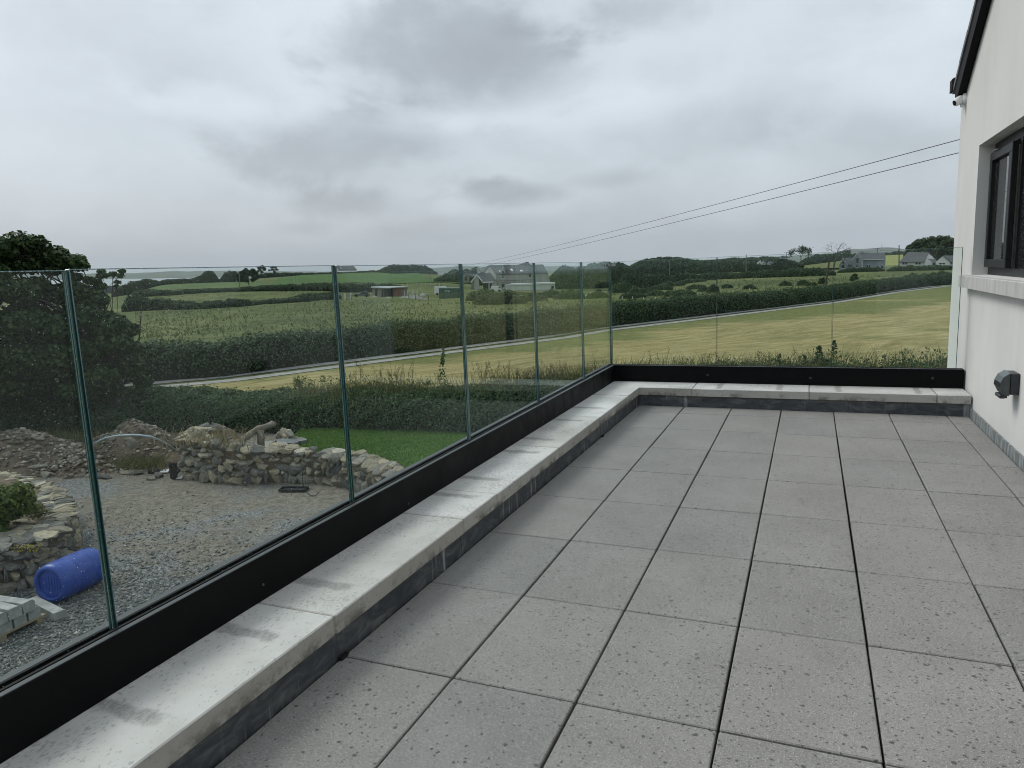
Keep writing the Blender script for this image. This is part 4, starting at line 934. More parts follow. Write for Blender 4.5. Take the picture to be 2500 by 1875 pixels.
def bare(name, label, px, pb, pt, dist, spread, seed, depth=5, leafy=0, lean=0.0):
    r = np.random.default_rng(seed); w = atd(px, pb, dist); mpp = dist / FPX * 1.03; h_ = (pb - pt) * mpp
    e = empty(name, w, 0, label, 'tree'); tb = MB(); crown = MB(); tips = []; a0 = math.atan2(w[0] - CX, w[1] - CY); side = np.array([math.cos(a0), -math.sin(a0), 0])
    tb.tube([(0, 0, -0.5), tuple(side * lean * h_ * .2 + [0, 0, h_ * 0.28]), tuple(side * lean * h_ * .35 + [0, 0, h_ * 0.5])], [h_ * 0.024, h_ * 0.018, h_ * 0.014], 6)
    def grow(p, d, l, rad, k):
        d = d / np.linalg.norm(d); m_ = p + d * l * .5 + r.normal(size=3) * l * .08; q = p + d * l + r.normal(size=3) * l * .10
        crown.tube([tuple(p), tuple(m_), tuple(q)], [rad, rad * .85, rad * .6], 4 if k < 4 else 5, cap=False)
        if k == 0: tips.append(q); return
        for _ in range(3 if k > 1 else 2): grow(q, d + r.normal(size=3) * [.62, .62, .38] + np.array([0, 0, .10]) + side * lean * .5, l * r.uniform(.60, .82), rad * .58, k - 1)
    st = side * lean * h_ * .35 + np.array([0, 0, h_ * .48])
    for t in np.linspace(0, 6.28, 5)[:4]: grow(st, np.array([math.cos(t) * spread, math.sin(t) * spread, .9]) + r.normal(size=3) * .2, h_ * .17, h_ * .008, depth - 1)
    tb.build('trunk', M_BARK, e); crown.build('branches_or_core', M_BARK, e)
    if leafy:
        C = np.array(tips)[r.integers(0, len(tips), leafy)] + r.normal(size=(leafy, 3)) * 0.035 * h_
        V, F = leaves(C, 0.34, None, 0.9, 0.6, seed); obj('crown', mesh('crown', V, F, M_LDARK), e)
bare('bare_tree', 'leafless wind bent tree standing above the right glass joint', 2034, 656, 592, 240, 1.1, 81, 5, 0, 0.35)
bare('bare_tree', 'sparse twiggy tree with thin dark leaves left of the leafless one', 1955, 655, 604, 240, 0.9, 82, 5, 1500)
bare('bare_tree', 'low twiggy thorn tree beside the blue grey cottage', 2058, 652, 613, 250, 1.0, 83, 4, 500, 0.2)
# rough tufts over the pastures behind the track hedge
r8 = np.random.default_rng(88); TP = []
for n_, px0, px1, py0, py1 in ((12000, 330, 1500, 735, 850), (11000, 1480, 2330, 672, 770), (3000, 380, 860, 700, 735)):
    for a, b_ in zip(r8.uniform(px0, px1, n_), r8.uniform(py0, py1, n_)): TP.append((a, b_))
TP = np.array(TP); TP = TP[TP[:, 1] < np.interp(TP[:, 0], [q[0] for q in T_FAR], [q[1] for q in T_FAR]) - 34]; dirs = np.array([ray(a, b_) for a, b_ in TP]); tt = np.full(len(TP), 40.0)
for _ in range(14):                                  # walk each sight line down to the ground
    P_ = CAM + dirs * (tt / np.hypot(dirs[:, 0], dirs[:, 1]))[:, None]; gh = P_[:, 2] - ground(P_[:, 0], P_[:, 1]); tt = np.clip(tt + gh * np.hypot(dirs[:, 0], dirs[:, 1]) / np.maximum(-dirs[:, 2], 0.012) * .8, 20, 500)
P_ = CAM + dirs * (tt / np.hypot(dirs[:, 0], dirs[:, 1]))[:, None]; P_[:, 2] = ground(P_[:, 0], P_[:, 1])
ok = (np.abs((P_ - (CAM + dirs * (tt / np.hypot(dirs[:, 0], dirs[:, 1]))[:, None]))[:, 2]) < 0.6) & (tt > 38); P_, tt = P_[ok], tt[ok]
mask = np.sin(P_[:, 0] * .21 + 1) * np.sin(P_[:, 1] * .17) + r8.normal(size=len(P_)) * .6 > -0.3; P_, tt = P_[mask], tt[mask]
V, F = blades(P_, 0.26 * np.clip(tt / 80, .7, 1.6), 0.8, 0.12, 89)
M_LTUFT = leafmat('pasture tufts', (0.070, 0.090, 0.033), (0.098, 0.118, 0.045), (0.140, 0.150, 0.066), 0.3)
tag(obj('pasture_tufts', mesh('pasture_tufts', V, F, M_LTUFT)), 'rough grass tufts of the pastures beyond the track', 'grass', kind='stuff')
# ------------------------------------------------------------------ the yard
def _gravel(g, b, o):
    p = g.pos()
    yy = g.sep(p)[1]
    earth = g.math('ADD', g.math('ADD', g.rng(yy, 4.0, 9.0, -0.10, 0.10), g.noise(0.35, 4, 0.6, g.mapv(p, (1, 1.2, 1)))), g.math('MULTIPLY', g.math('SUBTRACT', g.noise(2.0, 5, 0.72, p), 0.5), 0.65))
    v = g.vor(34, g.mapv(p, (1, 1, 0.2))); st = g.ramp(g.sep(v.outputs['Color'])[0], [(0, (0.085, 0.092, 0.094)), (0.6, (0.165, 0.172, 0.170)), (1, (0.28, 0.285, 0.28))])
    dirt = g.ramp(g.noise(9, 6, 0.75, p), [(0.32, (0.090, 0.081, 0.065)), (0.52, (0.180, 0.165, 0.135)), (0.70, (0.28, 0.262, 0.222))])
    g.put(b.inputs['Base Color'], g.mix(g.rng(earth, 0.40, 0.60), st, dirt))
    g.put(b.inputs['Normal'], g.bump(g.math('SUBTRACT', 1.0, v.outputs['Distance']), 0.7, 0.02))
M_GRAV = mat('slate gravel', _gravel, rough=0.9, spec=0.2)
def _pebble(g, b, o):
    g.put(b.inputs['Base Color'], g.ramp(g.rand_isl(), [(0.0, (0.085, 0.091, 0.092)), (0.45, (0.140, 0.146, 0.144)), (0.8, (0.20, 0.207, 0.203)), (0.93, (0.27, 0.26, 0.225)), (1.0, (0.46, 0.46, 0.44))]))
M_PEB = mat('slate chips', _pebble, rough=0.7, spec=0.3)
def _rubble(g, b, o):
    c = g.ramp(g.rand_isl(), [(0.0, (0.10, 0.085, 0.068)), (0.5, (0.215, 0.185, 0.148)), (0.85, (0.32, 0.285, 0.235)), (1.0, (0.46, 0.43, 0.38))])
    g.put(b.inputs['Base Color'], g.mix(1.0, c, g.ramp(g.noise(9, 4, 0.6), [(0.3, (0.75, 0.75, 0.75)), (0.7, (1.1, 1.1, 1.1))]), 'MULTIPLY'))
M_RUB = mat('rubble stone', _rubble, rough=0.9, spec=0.15)
def _soil(g, b, o):
    n = g.noise(3.0, 6, 0.7)
    c = g.ramp(n, [(0.3, (0.075, 0.058, 0.043)), (0.55, (0.150, 0.120, 0.090)), (0.75, (0.23, 0.195, 0.150))])
    gr = g.rng(g.noise(0.8, 4, 0.65), 0.60, 0.72)
    g.put(b.inputs['Base Color'], g.mix(gr, c, (0.050, 0.066, 0.022)))
    g.put(b.inputs['Normal'], g.bump(g.noise(14, 5, 0.7), 0.8, 0.05))
M_SOIL = mat('stony soil', _soil, rough=1.0, spec=0.1)
M_LAWN = mat('lawn turf', _grass((0.052, 0.118, 0.018), (0.070, 0.148, 0.025), (0.092, 0.172, 0.035), 6.0), rough=0.9, spec=0.15)
def _wstone(g, b, o):
    r = g.rand_obj(); p = g.n('TexCoord').outputs['Object']
    c = g.ramp(r, [(0.0, (0.105, 0.105, 0.098)), (0.3, (0.185, 0.185, 0.172)), (0.55, (0.22, 0.205, 0.168)), (0.75, (0.27, 0.238, 0.175)), (0.9, (0.37, 0.33, 0.245)), (1.0, (0.42, 0.40, 0.35))])
    n = g.noise(4.0, 6, 0.68, g.n('VectorMath', {0: p, 1: g.n('ObjectInfo').outputs['Location']}, operation='ADD').outputs[0])
    c = g.mix(1.0, c, g.ramp(n, [(0.28, (0.55, 0.54, 0.52)), (0.5, (0.98, 0.98, 0.97)), (0.72, (1.32, 1.30, 1.24))]), 'MULTIPLY')
    li = g.rng(g.noise(11, 4, 0.7, p), 0.60, 0.68, 0, 0.45)
    g.put(b.inputs['Base Color'], g.mix(li, c, (0.33, 0.33, 0.29)))
    g.put(b.inputs['Normal'], g.bump(n, 0.6, 0.05))
M_STONE = mat('field stone', _wstone, rough=0.9, spec=0.15)

# --- gravel sheet with loose chips
strip('gravel_yard', [(-26, -4), (-0.95, -4)], [(-26, 14.2), (-0.95, 14.2)], M_GRAV, 0.028, 70, 70, 'grey slate gravel of the yard below the terrace', 'gravel', rough=0.004)
def chips(n, seed, region, smin, smax, m, name, label, zf, cat='gravel', flat=0.45):
    r = np.random.default_rng(seed); P = region(r, n); n = len(P)
    base = np.array([(1, 0, 0), (0, 1, 0), (-1, 0, 0), (0, -1, 0), (0, 0, 1), (0, 0, -1)], float)
    fc = np.array([(0, 1, 4), (1, 2, 4), (2, 3, 4), (3, 0, 4), (1, 0, 5), (2, 1, 5), (3, 2, 5), (0, 3, 5)])
    s = r.uniform(smin, smax, n) ** 1.0 * np.where(r.random(n) < 0.06, 1.9, 1.0)
    V = base[None] * (1 + r.normal(size=(n, 6, 1)) * 0.22) * np.stack([s, s * r.uniform(0.45, 0.9, n), s * flat * r.uniform(0.5, 1.2, n)], 1)[:, None]
    a = r.uniform(0, 6.28, n); t = r.normal(size=n) * 0.35; ca, sa, ct, st = np.cos(a), np.sin(a), np.cos(t), np.sin(t)
    x, y, z = V[..., 0], V[..., 1], V[..., 2]
    y, z = y * ct[:, None] - z * st[:, None], y * st[:, None] + z * ct[:, None]
    x, y = x * ca[:, None] - y * sa[:, None], x * sa[:, None] + y * ca[:, None]
    V = np.stack([x + P[:, 0:1], y + P[:, 1:2], z + (zf(P[:, 0], P[:, 1]) if P.shape[1] == 2 else P[:, 2])[:, None]], -1).reshape(-1, 3)
    F = (fc[None] + (np.arange(n) * 6)[:, None, None]).reshape(-1, 3)
    return tag(obj(name, mesh(name, V, F, m)), label, cat, kind='stuff')
def reg_yard(r, n):
    px = r.uniform(-40, 1000, n); py = 1160 + (1720 - 1160) * r.random(n) ** 0.8
    P = np.array([atz(a, b, ZG)[:2] for a, b in zip(px, py)])
    e = np.sin(P[:, 0] * 0.9 + 1.2) * np.sin(P[:, 1] * 1.1 + P[:, 0] * 0.4); near = np.clip((9.0 - P[:, 1]) / 5.0, 0.10, 1.0)
    return P[(r.random(n) < near ** 1.5 * (0.55 + 0.45 * e + 0.25)) & (P[:, 0] < -1.0)]
chips(60000, 91, reg_yard, 0.009, 0.026, M_PEB, 'slate_chips', 'loose slate chips scattered over the yard', lambda x, y: np.full(len(x), ZG + 0.046))

# --- artificial looking lawn behind the stone wall
lw = [atz(x, y, ZG)[:2] for x, y in ((660, 1128), (760, 1145), (860, 1165), (960, 1185), (1100, 1210), (1300, 1210))]
lf = [atz(x, y, ZG)[:2] for x, y in ((722, 1070), (800, 1066), (900, 1064), (1000, 1066), (1110, 1072), (1320, 1078))]
lw = [(p[0], p[1], 0) for p in lw]; lf = [(p[0], p[1] + .25, 0) for p in lf]
strip('lawn', lw, lf, M_LAWN, 0.20, 24, 60, 'bright green lawn between the stone wall and the hedge', 'lawn')
r6 = np.random.default_rng(62); nb = 26000
t = r6.random((nb, 1)); s = r6.random(nb); A = np.array(lw)[:, :2]; B = np.array(lf)[:, :2]; ss = np.linspace(0, 1, len(A))
pa = np.stack([np.interp(s, ss, A[:, 0]), np.interp(s, ss, A[:, 1])], 1); pb = np.stack([np.interp(s, ss, B[:, 0]), np.interp(s, ss, B[:, 1])], 1)
q = pa * (1 - t) + pb * t; V, F = blades(np.c_[q, np.full(nb, ZG + 0.20)], 0.045, 0.5, 0.016, 63)
M_LBLADE = leafmat('lawn blades', (0.055, 0.118, 0.018), (0.076, 0.155, 0.028), (0.112, 0.190, 0.040), 0.3)
tag(obj('lawn_grass', mesh('lawn_grass', V, F, M_LBLADE)), 'short dense grass blades of the lawn', 'grass', kind='stuff')

# --- field stones, shared by the walls and heaps
def stone_mesh(seed, rough=0.22):
    import bmesh
    r = np.random.default_rng(seed); bm = bmesh.new(); bmesh.ops.create_icosphere(bm, subdivisions=2, radius=0.5)
    pl = r.normal(size=(10, 3)); pl /= np.linalg.norm(pl, axis=1)[:, None]; dd = r.uniform(0.21, 0.40, 10)
    for v in bm.verts:
        p = np.array(v.co)
        for a, d in zip(pl, dd):
            h = p @ a
            if h > d: p = p - a * (h - d) * 0.96
        p *= 1 + r.normal() * 0.014
        v.co = p * 1.28
    me = D.meshes.new('stone'); bm.to_mesh(me); bm.free(); me.materials.append(M_STONE)
    return me
STONES = [stone_mesh(i) for i in range(12)]
def put_stone(parent, p, size, rz, tilt=0.12, name='stone'):
    o = obj(name, STONES[random.randrange(12)], parent, p, (random.gauss(0, tilt), random.gauss(0, tilt), rz + random.gauss(0, 0.18)))
    o.scale = size; return o
def stone_wall(name, label, path, height, smin, smax, seed, cap=True, inward=1, depth=0.42, cap_flat=False, sink=0.0):
    """courses of separate stones in front of an earth core; path runs with the face on its right"""
    random.seed(seed); P, ln = resample(path, 300)
    hf = P[:, 2] if P.shape[1] > 2 else np.ones(300)
    org = np.array([P[0, 0], P[0, 1], ZG]); e = empty(name, org, 0, label, 'wall')
    T = np.gradient(P[:, :2], axis=0); T /= np.linalg.norm(T, axis=1)[:, None]; N = np.stack([-T[:, 1], T[:, 0]], 1) * inward
    def at(s): i = min(299, max(0, int(s / ln * 299))); return P[i, :2], T[i], N[i], hf[i] * height
    # core
    mb = MB(); st = 6
    for i in range(0, 294, st):
        j = i + st; q = []
        for k in (i, j):
            for dd_ in (0.10, depth + 0.15): q.append((*(P[k, :2] + N[k] * dd_ - org[:2]), -0.1)); q.append((*(P[k, :2] + N[k] * dd_ - org[:2]), hf[k] * height - 0.03))
        mb.add(q, [(0, 1, 5, 4), (2, 6, 7, 3), (1, 3, 7, 5)])
    mb.build('wall_core', M_SOIL, e)
    z = 0.0; row = 0; used = [0.0] * 300
    while z < height * 0.98:
        rh = random.uniform(smin, smax) * (1.15 if row == 0 else 0.85); s = random.uniform(0, smax) * 0.5
        while s < ln:
            w = random.uniform(smin, smax) * random.choice((0.45, 0.6, 0.8, 1.0, 1.25, 1.7)); hh = rh * random.uniform(0.7, 1.35)
            p, t, n, H = at(s + w / 2)
            if z + hh * 0.55 < H:
                zz = z + hh * 0.46 + random.uniform(-0.02, 0.02); pp = p + n * (0.12 + z * 0.10 + random.uniform(-0.03, 0.03)) - org[:2]
                put_stone(e, (pp[0], pp[1], zz), (w * 1.10, random.uniform(0.24, 0.36), hh * 1.12), math.atan2(t[1], t[0]))
            s += w * 0.84
        z += rh * 0.76; row += 1
    if cap:
        s = 0.0
        while s < ln:
            w = random.uniform(smin * 0.9, smax * 1.2); p, t, n, H = at(s + w / 2)
            for dd_ in ((0.16, depth + 0.02) if not cap_flat else (0.14, 0.40, 0.66)):
                pp = p + n * (dd_ + random.uniform(-.04, .04)) - org[:2]; hh = random.uniform(0.06, 0.12) if cap_flat else random.uniform(0.12, 0.22)
                put_stone(e, (pp[0], pp[1], H + hh * 0.15), (w * 1.15, random.uniform(0.30, 0.42), hh), math.atan2(t[1], t[0]) + random.gauss(0, 0.25), 0.10)
            s += w * 0.9
    # the 290 stones that show largest stay single parts; the rest become one part
    st = [o for o in e.children if o.name.startswith('stone')]
    if len(st) > 290:
        bpy.context.view_layer.update()
        def show(o):
            w = np.array(o.matrix_world.translation); d = w - CAM; z = d @ FW; px, py = 1250 + FPX * (d @ RT) / z, 937.5 - FPX * (d @ UP) / z
            return (px > -15 and py < 1600) * max(o.scale) / z
        st.sort(key=show, reverse=True); V, F, k = [], [], 0
        for o in st[290:]:
            m = o.data; c = np.empty(len(m.vertices) * 3); m.vertices.foreach_get('co', c); M4 = np.array(o.matrix_world); c = c.reshape(-1, 3) @ M4[:3, :3].T + M4[:3, 3] - np.array(e.location)
            f = np.empty(len(m.loops), np.int32); m.loops.foreach_get('vertex_index', f); V.append(c); F.append(f.reshape(-1, 3) + k); k += len(c); D.objects.remove(o)
        o = obj('hidden_stones', mesh('hidden_stones', np.concatenate(V), np.concatenate(F), M_STONE), e); o['kind'] = 'stuff'
    return e
A_ = lambda px, py: tuple(atz(px, py, ZG)[:2])
wpath = [(-13.0, 11.3, 1.0), (-13.1, 10.6, 1.05), (*A_(440, 1172), 1.06), (*A_(480, 1180), 1.03), (*A_(530, 1186), 0.98), (*A_(600, 1190), 0.86), (*A_(680, 1184), 0.80), (*A_(760, 1184), 0.72), (*A_(840, 1196), 0.70), (*A_(880, 1212), 0.72), (*A_(950, 1245), 0.72), (*A_(1050, 1290), 0.7)]
stone_wall('stone_wall', 'low rounded fieldstone wall curving in front of the bright lawn', wpath, 0.90, 0.15, 0.30, 5, inward=1)
lp = [A_(-110, 1498) + (1.0,), (*A_(0, 1462), 1.0), (*A_(60, 1446), 1.0), (*A_(120, 1428), 1.0), (*A_(172, 1396), 0.95), (*A_(196, 1350), 0.92), (*A_(190, 1305), 0.9), (*A_(165, 1270), 0.88), (*A_(90, 1232), 0.85), (*A_(-60, 1205), 0.8)]
stone_wall('stone_wall', 'flat topped dry stone garden wall beside the blue drum', lp, 0.72, 0.12, 0.26, 6, inward=1, cap_flat=True)
# bed behind the left wall: soil, turf and shrubs
def inset(path, k):
    Q, _ = resample([(p[0], p[1]) for p in path], 40); T = np.gradient(Q, axis=0); T /= np.linalg.norm(T, axis=1)[:, None]
    return Q + np.stack([-T[:, 1], T[:, 0]], 1) * k
lq = [(-14.5, 1.6), (-11.6, 3.55)] + [p[:2] for p in lp[1:]]
b0 = inset(lq, 0.35); ctr = np.array([-15.5, 5.2]); b1 = inset(lq, 0.95)
def fan(name, ring, c, z0, z1, m, label, cat, kind='structure', rows=8):
    v = []; n = len(ring)
    for i in range(rows):
        t = i / (rows - 1)
        for p in ring: q = p * (1 - t) + c * t; v.append((q[0], q[1], z0 * (1 - t) + z1 * t + rng.normal() * 0.012))
    f = [(i * n + j, i * n + j + 1, i * n + n + j + 1, i * n + n + j) for i in range(rows - 1) for j in range(n - 1)]
    return tag(obj(name, mesh(name, v, f, m, smooth=True)), label, cat, kind=kind)
fan('garden_bed', b0, ctr, ZG + 0.68, ZG + 0.74, M_SOIL, 'soil of the raised garden bed behind the dry stone wall', 'soil')
fan('turf', b1, ctr, ZG + 0.715, ZG + 0.79, M_LAWN, 'patch of turf on the raised garden bed', 'turf')
def blob_plant(name, label, c, rad, h, n, leaf, m, seed, cat='shrub'):
    r = np.random.default_rng(seed); e = empty(name, c, 0, label, cat); cc = [(np.r_[r.normal(size=2) * rad * 0.42, r.uniform(0.35, 0.8) * h], r.uniform(0.25, 0.45) * rad) for _ in range(14)]
    tb = MB()
    for p, _ in cc: tb.tube([(0, 0, 0), tuple(p * [0.5, 0.5, 0.6]), tuple(p)], [0.022, 0.014, 0.006], 5)
    tb.build('stem', M_BARK, e); i = r.integers(0, 14, n); q = r.normal(size=(n, 3)); q /= np.linalg.norm(q, axis=1)[:, None]
    pts = np.array([a for a, _ in cc])[i] + q * (np.array([b for _, b in cc])[i] * r.random(n) ** 0.4)[:, None] * [1, 1, 0.9]; pts[:, 2] = np.maximum(pts[:, 2], 0.02)
    V, F = leaves(pts, leaf, q + [0, 0, 0.7], 0.7, 0.42, seed); obj('foliage', mesh('foliage', V, F, m), e)
s1 = atz(12, 1282, ZG + 0.74); blob_plant('shrub', 'bright green leafy shrub in the raised bed at the left edge', s1, 0.62, 0.72, 4200, 0.115, M_LSHRUB, 31)
s2 = atz(75, 1345, ZG + 0.75); blob_plant('sedum_plant', 'small yellow flowering plant among the cap stones', s2, 0.20, 0.12, 170, 0.04, M_LYEL, 32, 'plant')
s3 = atz(95, 1262, ZG + 0.74); blob_plant('shrub', 'small twiggy plant between the shrub and the cap stones', s3, 0.25, 0.22, 700, 0.05, M_LGRASS, 33)

# --- rubble heaps and soil
def mound(name, label, c, rx, ry, h, seed, m, rot=0.0, nst=400, smax=0.16, cat='rubble', kind='stuff'):
    r = np.random.default_rng(seed); n = 40; ph = r.uniform(0, 6.28, 6)
    def hz(x, y): 
        q = np.sqrt(x * x + y * y); k = np.clip(1 - q, 0, 1)
        return h * (k * k * (3 - 2 * k)) ** 0.8 * (1 + 0.25 * np.sin(5 * x + ph[0]) * np.sin(4 * y + ph[1]) + 0.14 * np.sin(11 * x + ph[2]) * np.sin(12 * y + ph[3])) - 0.05
    G1 = np.linspace(-1, 1, n); X, Y = np.meshgrid(G1, G1, indexing='ij'); Z = hz(X, Y) + r.normal(size=X.shape) * 0.025
    ca, sa = math.cos(rot), math.sin(rot)
    def tr(x, y): return c[0] + x * rx * ca - y * ry * sa, c[1] + x * rx * sa + y * ry * ca
    wx, wy = tr(X, Y); i = np.arange(n - 1)[:, None] * n + np.arange(n - 1)[None]
    f = np.stack([i, i + n, i + n + 1, i + 1], -1).reshape(-1, 4)
    o = tag(obj(name, mesh(name, np.stack([wx, wy, ZG + Z], -1).reshape(-1, 3), f, m, smooth=True)), label, cat, kind=kind)
    if nst:
        def reg(r_, n_):
            a = r_.normal(size=(n_, 2)) * 0.48; a = a[(a ** 2).sum(1) < 1.15]; x_, y_ = tr(a[:, 0], a[:, 1]); return np.stack([x_, y_, ZG + hz(a[:, 0], a[:, 1]) + 0.015], 1)
        k = chips(nst, seed + 1, reg, 0.025, smax, M_RUB, 'rubble_stones', None, None, None, 0.5)
        k.parent = o
    return o
c1 = atz(25, 1105, ZG + 0.3); mound('rubble_heap', 'heap of broken grey brown stones below the sycamore', c1, 3.6, 2.0, 0.85, 1, M_SOIL, 0.3, 1800, 0.125)
c2 = atz(160, 1145, ZG); mound('rubble_heap', 'spread heap of flat stones in front of the sycamore', c2, 2.6, 1.1, 0.45, 2, M_SOIL, 0.2, 1400, 0.10)
c3 = atz(320, 1118, ZG); mound('soil_heap', 'brown soil and stone heap with the pipe lying over it', c3, 2.6, 1.5, 0.86, 3, M_SOIL, 0.1, 1500, 0.075)
c4 = atd(530, 1090, 19.2); mound('planting_mound', 'soil mound with dry weeds inside the curved stone wall', (c4[0], c4[1]), 1.9, 1.3, 0.98, 4, M_SOIL, 0.2, 160, 0.07)
r7 = np.random.default_rng(71)
def tuft(px, py, z, n, sx, sy, h, m, seed, label, w=0.02):
    r = np.random.default_rng(seed); c = atz(px, py, ZG + z); b = np.c_[c[0] + r.normal(size=n) * sx, c[1] + r.normal(size=n) * sy, np.full(n, ZG + z)]
    V, F = blades(b, h, 0.7, w, seed); return tag(obj('weeds', mesh('weeds', V, F, m)), label, 'weeds', kind='stuff')
tuft(130, 1085, 0.25, 2600, 1.3, 0.5, 0.28, M_LGRASS, 1, 'patch of green weeds on the rubble heap')
tuft(360, 1132, 0.15, 900, 0.55, 0.25, 0.2, M_LGRASS, 2, 'green weeds at the foot of the soil heap')
tuft(515, 1075, 0.95, 420, 0.55, 0.35, 0.22, M_LSTALK, 3, 'dry brown weeds on the planting mound')
# arched pipe over the soil heap
pp = [atz(*q) for q in ((232, 1081, ZG + 0.65), (255, 1070, ZG + 0.85), (282, 1064, ZG + 0.98), (330, 1061, ZG + 1.02), (370, 1066, ZG + 0.95), (405, 1082, ZG + 0.68), (432, 1101, ZG + 0.35))]
M_PIPE = mat('pale blue pipe', color=(0.33, 0.42, 0.47), rough=0.4)
po = empty('water_pipe', (pp[3][0], pp[3][1], ZG), 0, 'thin pale blue plastic pipe arching over the soil heap', 'pipe')
Pm, _ = resample([tuple(q) for q in pp], 24); MB().tube([tuple(np.array(q) - np.array(po.location)) for q in Pm], 0.022, 8).build('pipe', M_PIPE, po, True)
# stones lying on their own in the yard
FS = [(245, 1163, .55, .30, .10, 'long flat brown stone beside the glass joint'), (310, 1152, .30, .22, .06, 'small flat pale stone below the weeds'), (332, 1155, .30, .16, .05, 'thin flat stone right of the pale one'),
      (368, 1167, .26, .20, .10, 'square whitish stone block in the yard'), (388, 1160, .28, .22, .16, 'round grey stone beside the whitish block'), (112, 1160, .34, .22, .20, 'upright pale slab on the rubble slope'),
      (92, 1140, .36, .2, .12, 'pale flat slab on the rubble heap'), (58, 1118, .42, .26, .14, 'pale broad rock on the rubble heap'), (318, 1083, .30, .16, .26, 'pale rock standing out of the soil heap')]
for px, py, a, b_, h_, lab in FS:
    w = atz(px, py, ZG + (0.75 if 'standing' in lab else 0.3 if 'heap' in lab else 0.075))
    o = obj('loose_stone', STONES[random.randrange(12)], None, w, (random.gauss(0, .1), random.gauss(0, .1), random.uniform(0, 0.8))); o.scale = (a, b_, h_); tag(o, lab, 'stone')
# slate slabs behind the wall
def slab_at(px, py, z, l, w_, rz, lab):
    c = atz(px, py, ZG + z); r = np.random.default_rng(int(px)); n = 7
    poly = [(math.cos(6.283 * i / n) * l / 2 * r.uniform(.8, 1.1), math.sin(6.283 * i / n) * w_ / 2 * r.uniform(.8, 1.1)) for i in range(n)]
    o = MB().prism(poly, 2, -0.03, 0.03).build('slate_slab', M_SLATE2, None, False, c, (random.gauss(0, .05), random.gauss(0, .05), rz)); tag(o, lab, 'slab')
M_SLATE2 = mat('grey slate slab', lambda g, b, o: g.put(b.inputs['Base Color'], g.mix(g.rand_obj(), g.ramp(g.noise(6, 5, 0.65), [(0.3, (0.085, 0.095, 0.10)), (0.7, (0.17, 0.18, 0.185))]), (0.24, 0.225, 0.195))), rough=0.7)
for q in ((568, 1082, .62, .9, .55, .2, 'flat bluish slate slab lying under the curved log rail'), (535, 1098, .55, .75, .5, .1, 'grey slate slab left of the short log post'), (590, 1113, .42, .6, .5, .5, 'dark slate slab at the foot of the short log post'), (605, 1100, .42, .95, .6, .3, 'broad grey slab between the two log posts'),
          (640, 1092, .38, .9, .5, .2, 'grey slab beside the tall log post'), (672, 1085, .34, .8, .45, .1, 'pale slab on the path to the lawn'), (700, 1079, .3, .8, .4, .1, 'pale slab at the far end of the path'), (720, 1074, .28, .8, .4, .2, 'last small slab of the path by the hedge')): slab_at(*q)
# curved log rail on two posts
M_LOG = mat('weathered log', lambda g, b, o: g.put(b.inputs['Base Color'], g.ramp(g.noise(11, 5, 0.65, g.mapv(g.pos(), (1, 1, 1))), [(0.3, (0.105, 0.092, 0.068)), (0.55, (0.19, 0.168, 0.128)), (0.75, (0.30, 0.275, 0.22))])), rough=0.9)
d_ = 17.6
lg = empty('log_rail', atz(636, 1102, ZG), 0, 'curved weathered log rail resting on two wooden posts', 'rail'); lo_ = np.array(lg.location)
LP = [atd(*q) for q in ((552, 1102, d_ - .5), (566, 1092, d_ - .4), (585, 1080, d_ - .3), (605, 1067, d_ - .1), (622, 1053, d_), (632, 1046, d_ + .05), (650, 1041, d_ + .15), (671, 1034, d_ + .3))]
Lr, _ = resample([tuple(q) for q in LP], 18)
MB().tube([tuple(q - lo_ + rng.normal(size=3) * 0.012) for q in Lr], [0.075 + 0.012 * math.sin(i * 1.7) for i in range(18)], 10).build('rail', M_LOG, lg, True)
for (px, pt, pb), w_ in (((636, 1049, 1103), .085), ((576, 1086, 1112), .08)):
    a = atd(px, pt, d_) - lo_; b_ = atd(px, pb, d_) - lo_
    MB().tube([tuple(b_ - [0, 0, .1]), tuple((a + b_) / 2 + [.01, 0, 0]), tuple(a)], [w_ * 1.1, w_, w_ * .95], 9).build('post', M_LOG, lg, True)
# cairn, garden light, tub, tray, hoop, scraps
cr = atz(700, 1077, ZG + 0.2); ce = empty('cairn', cr, 0, 'small pile of pale stones by the hedge at the path end', 'cairn')
for dx, dz, s_ in ((-.30, .08, .34), (.05, .08, .40), (-.12, .22, .30), (.16, .24, .26), (.38, .06, .25)): put_stone(ce, (dx, random.uniform(-.08, .08), dz), (s_, s_ * .8, s_ * .75), 0)
M_PLB = mat('black plastic', color=(0.018, 0.019, 0.021), rough=0.5)
gl_ = atz(668, 1104, ZG + 0.2); ge = empty('garden_light', gl_, 0.4, 'small black garden spotlight on the lawn edge', 'light')
MB().tube([(0, 0, -.05), (0, 0, .18)], .012, 6).build('spike', M_PLB, ge); MB().tube([(-.09, 0, .17), (.09, .02, .25)], [.05, .06], 10).build('lamp_head', M_PLB, ge)
tb_ = atz(432, 1166, ZG + .035); te = empty('rubber_tub', tb_, 0.3, 'black flexible rubber tub leaning at the wall end', 'tub')
MB().lathe([(0.0, 0.01), (0.15, 0.0), (0.17, 0.1), (0.205, 0.28), (0.215, 0.285), (0.195, 0.27), (0.155, 0.05), (0.0, 0.04)], 22).xf(Matrix.Rotation(R(14), 4, 'Y')).build('bowl', M_PLB, te, True)
for s_ in (1, -1): MB().tube([(s_ * .19, -.09, .27), (s_ * .235, -.05, .31), (s_ * .235, .05, .31), (s_ * .19, .09, .27)], .013, 6).xf(Matrix.Rotation(R(14), 4, 'Y')).build('handle', M_PLB, te)
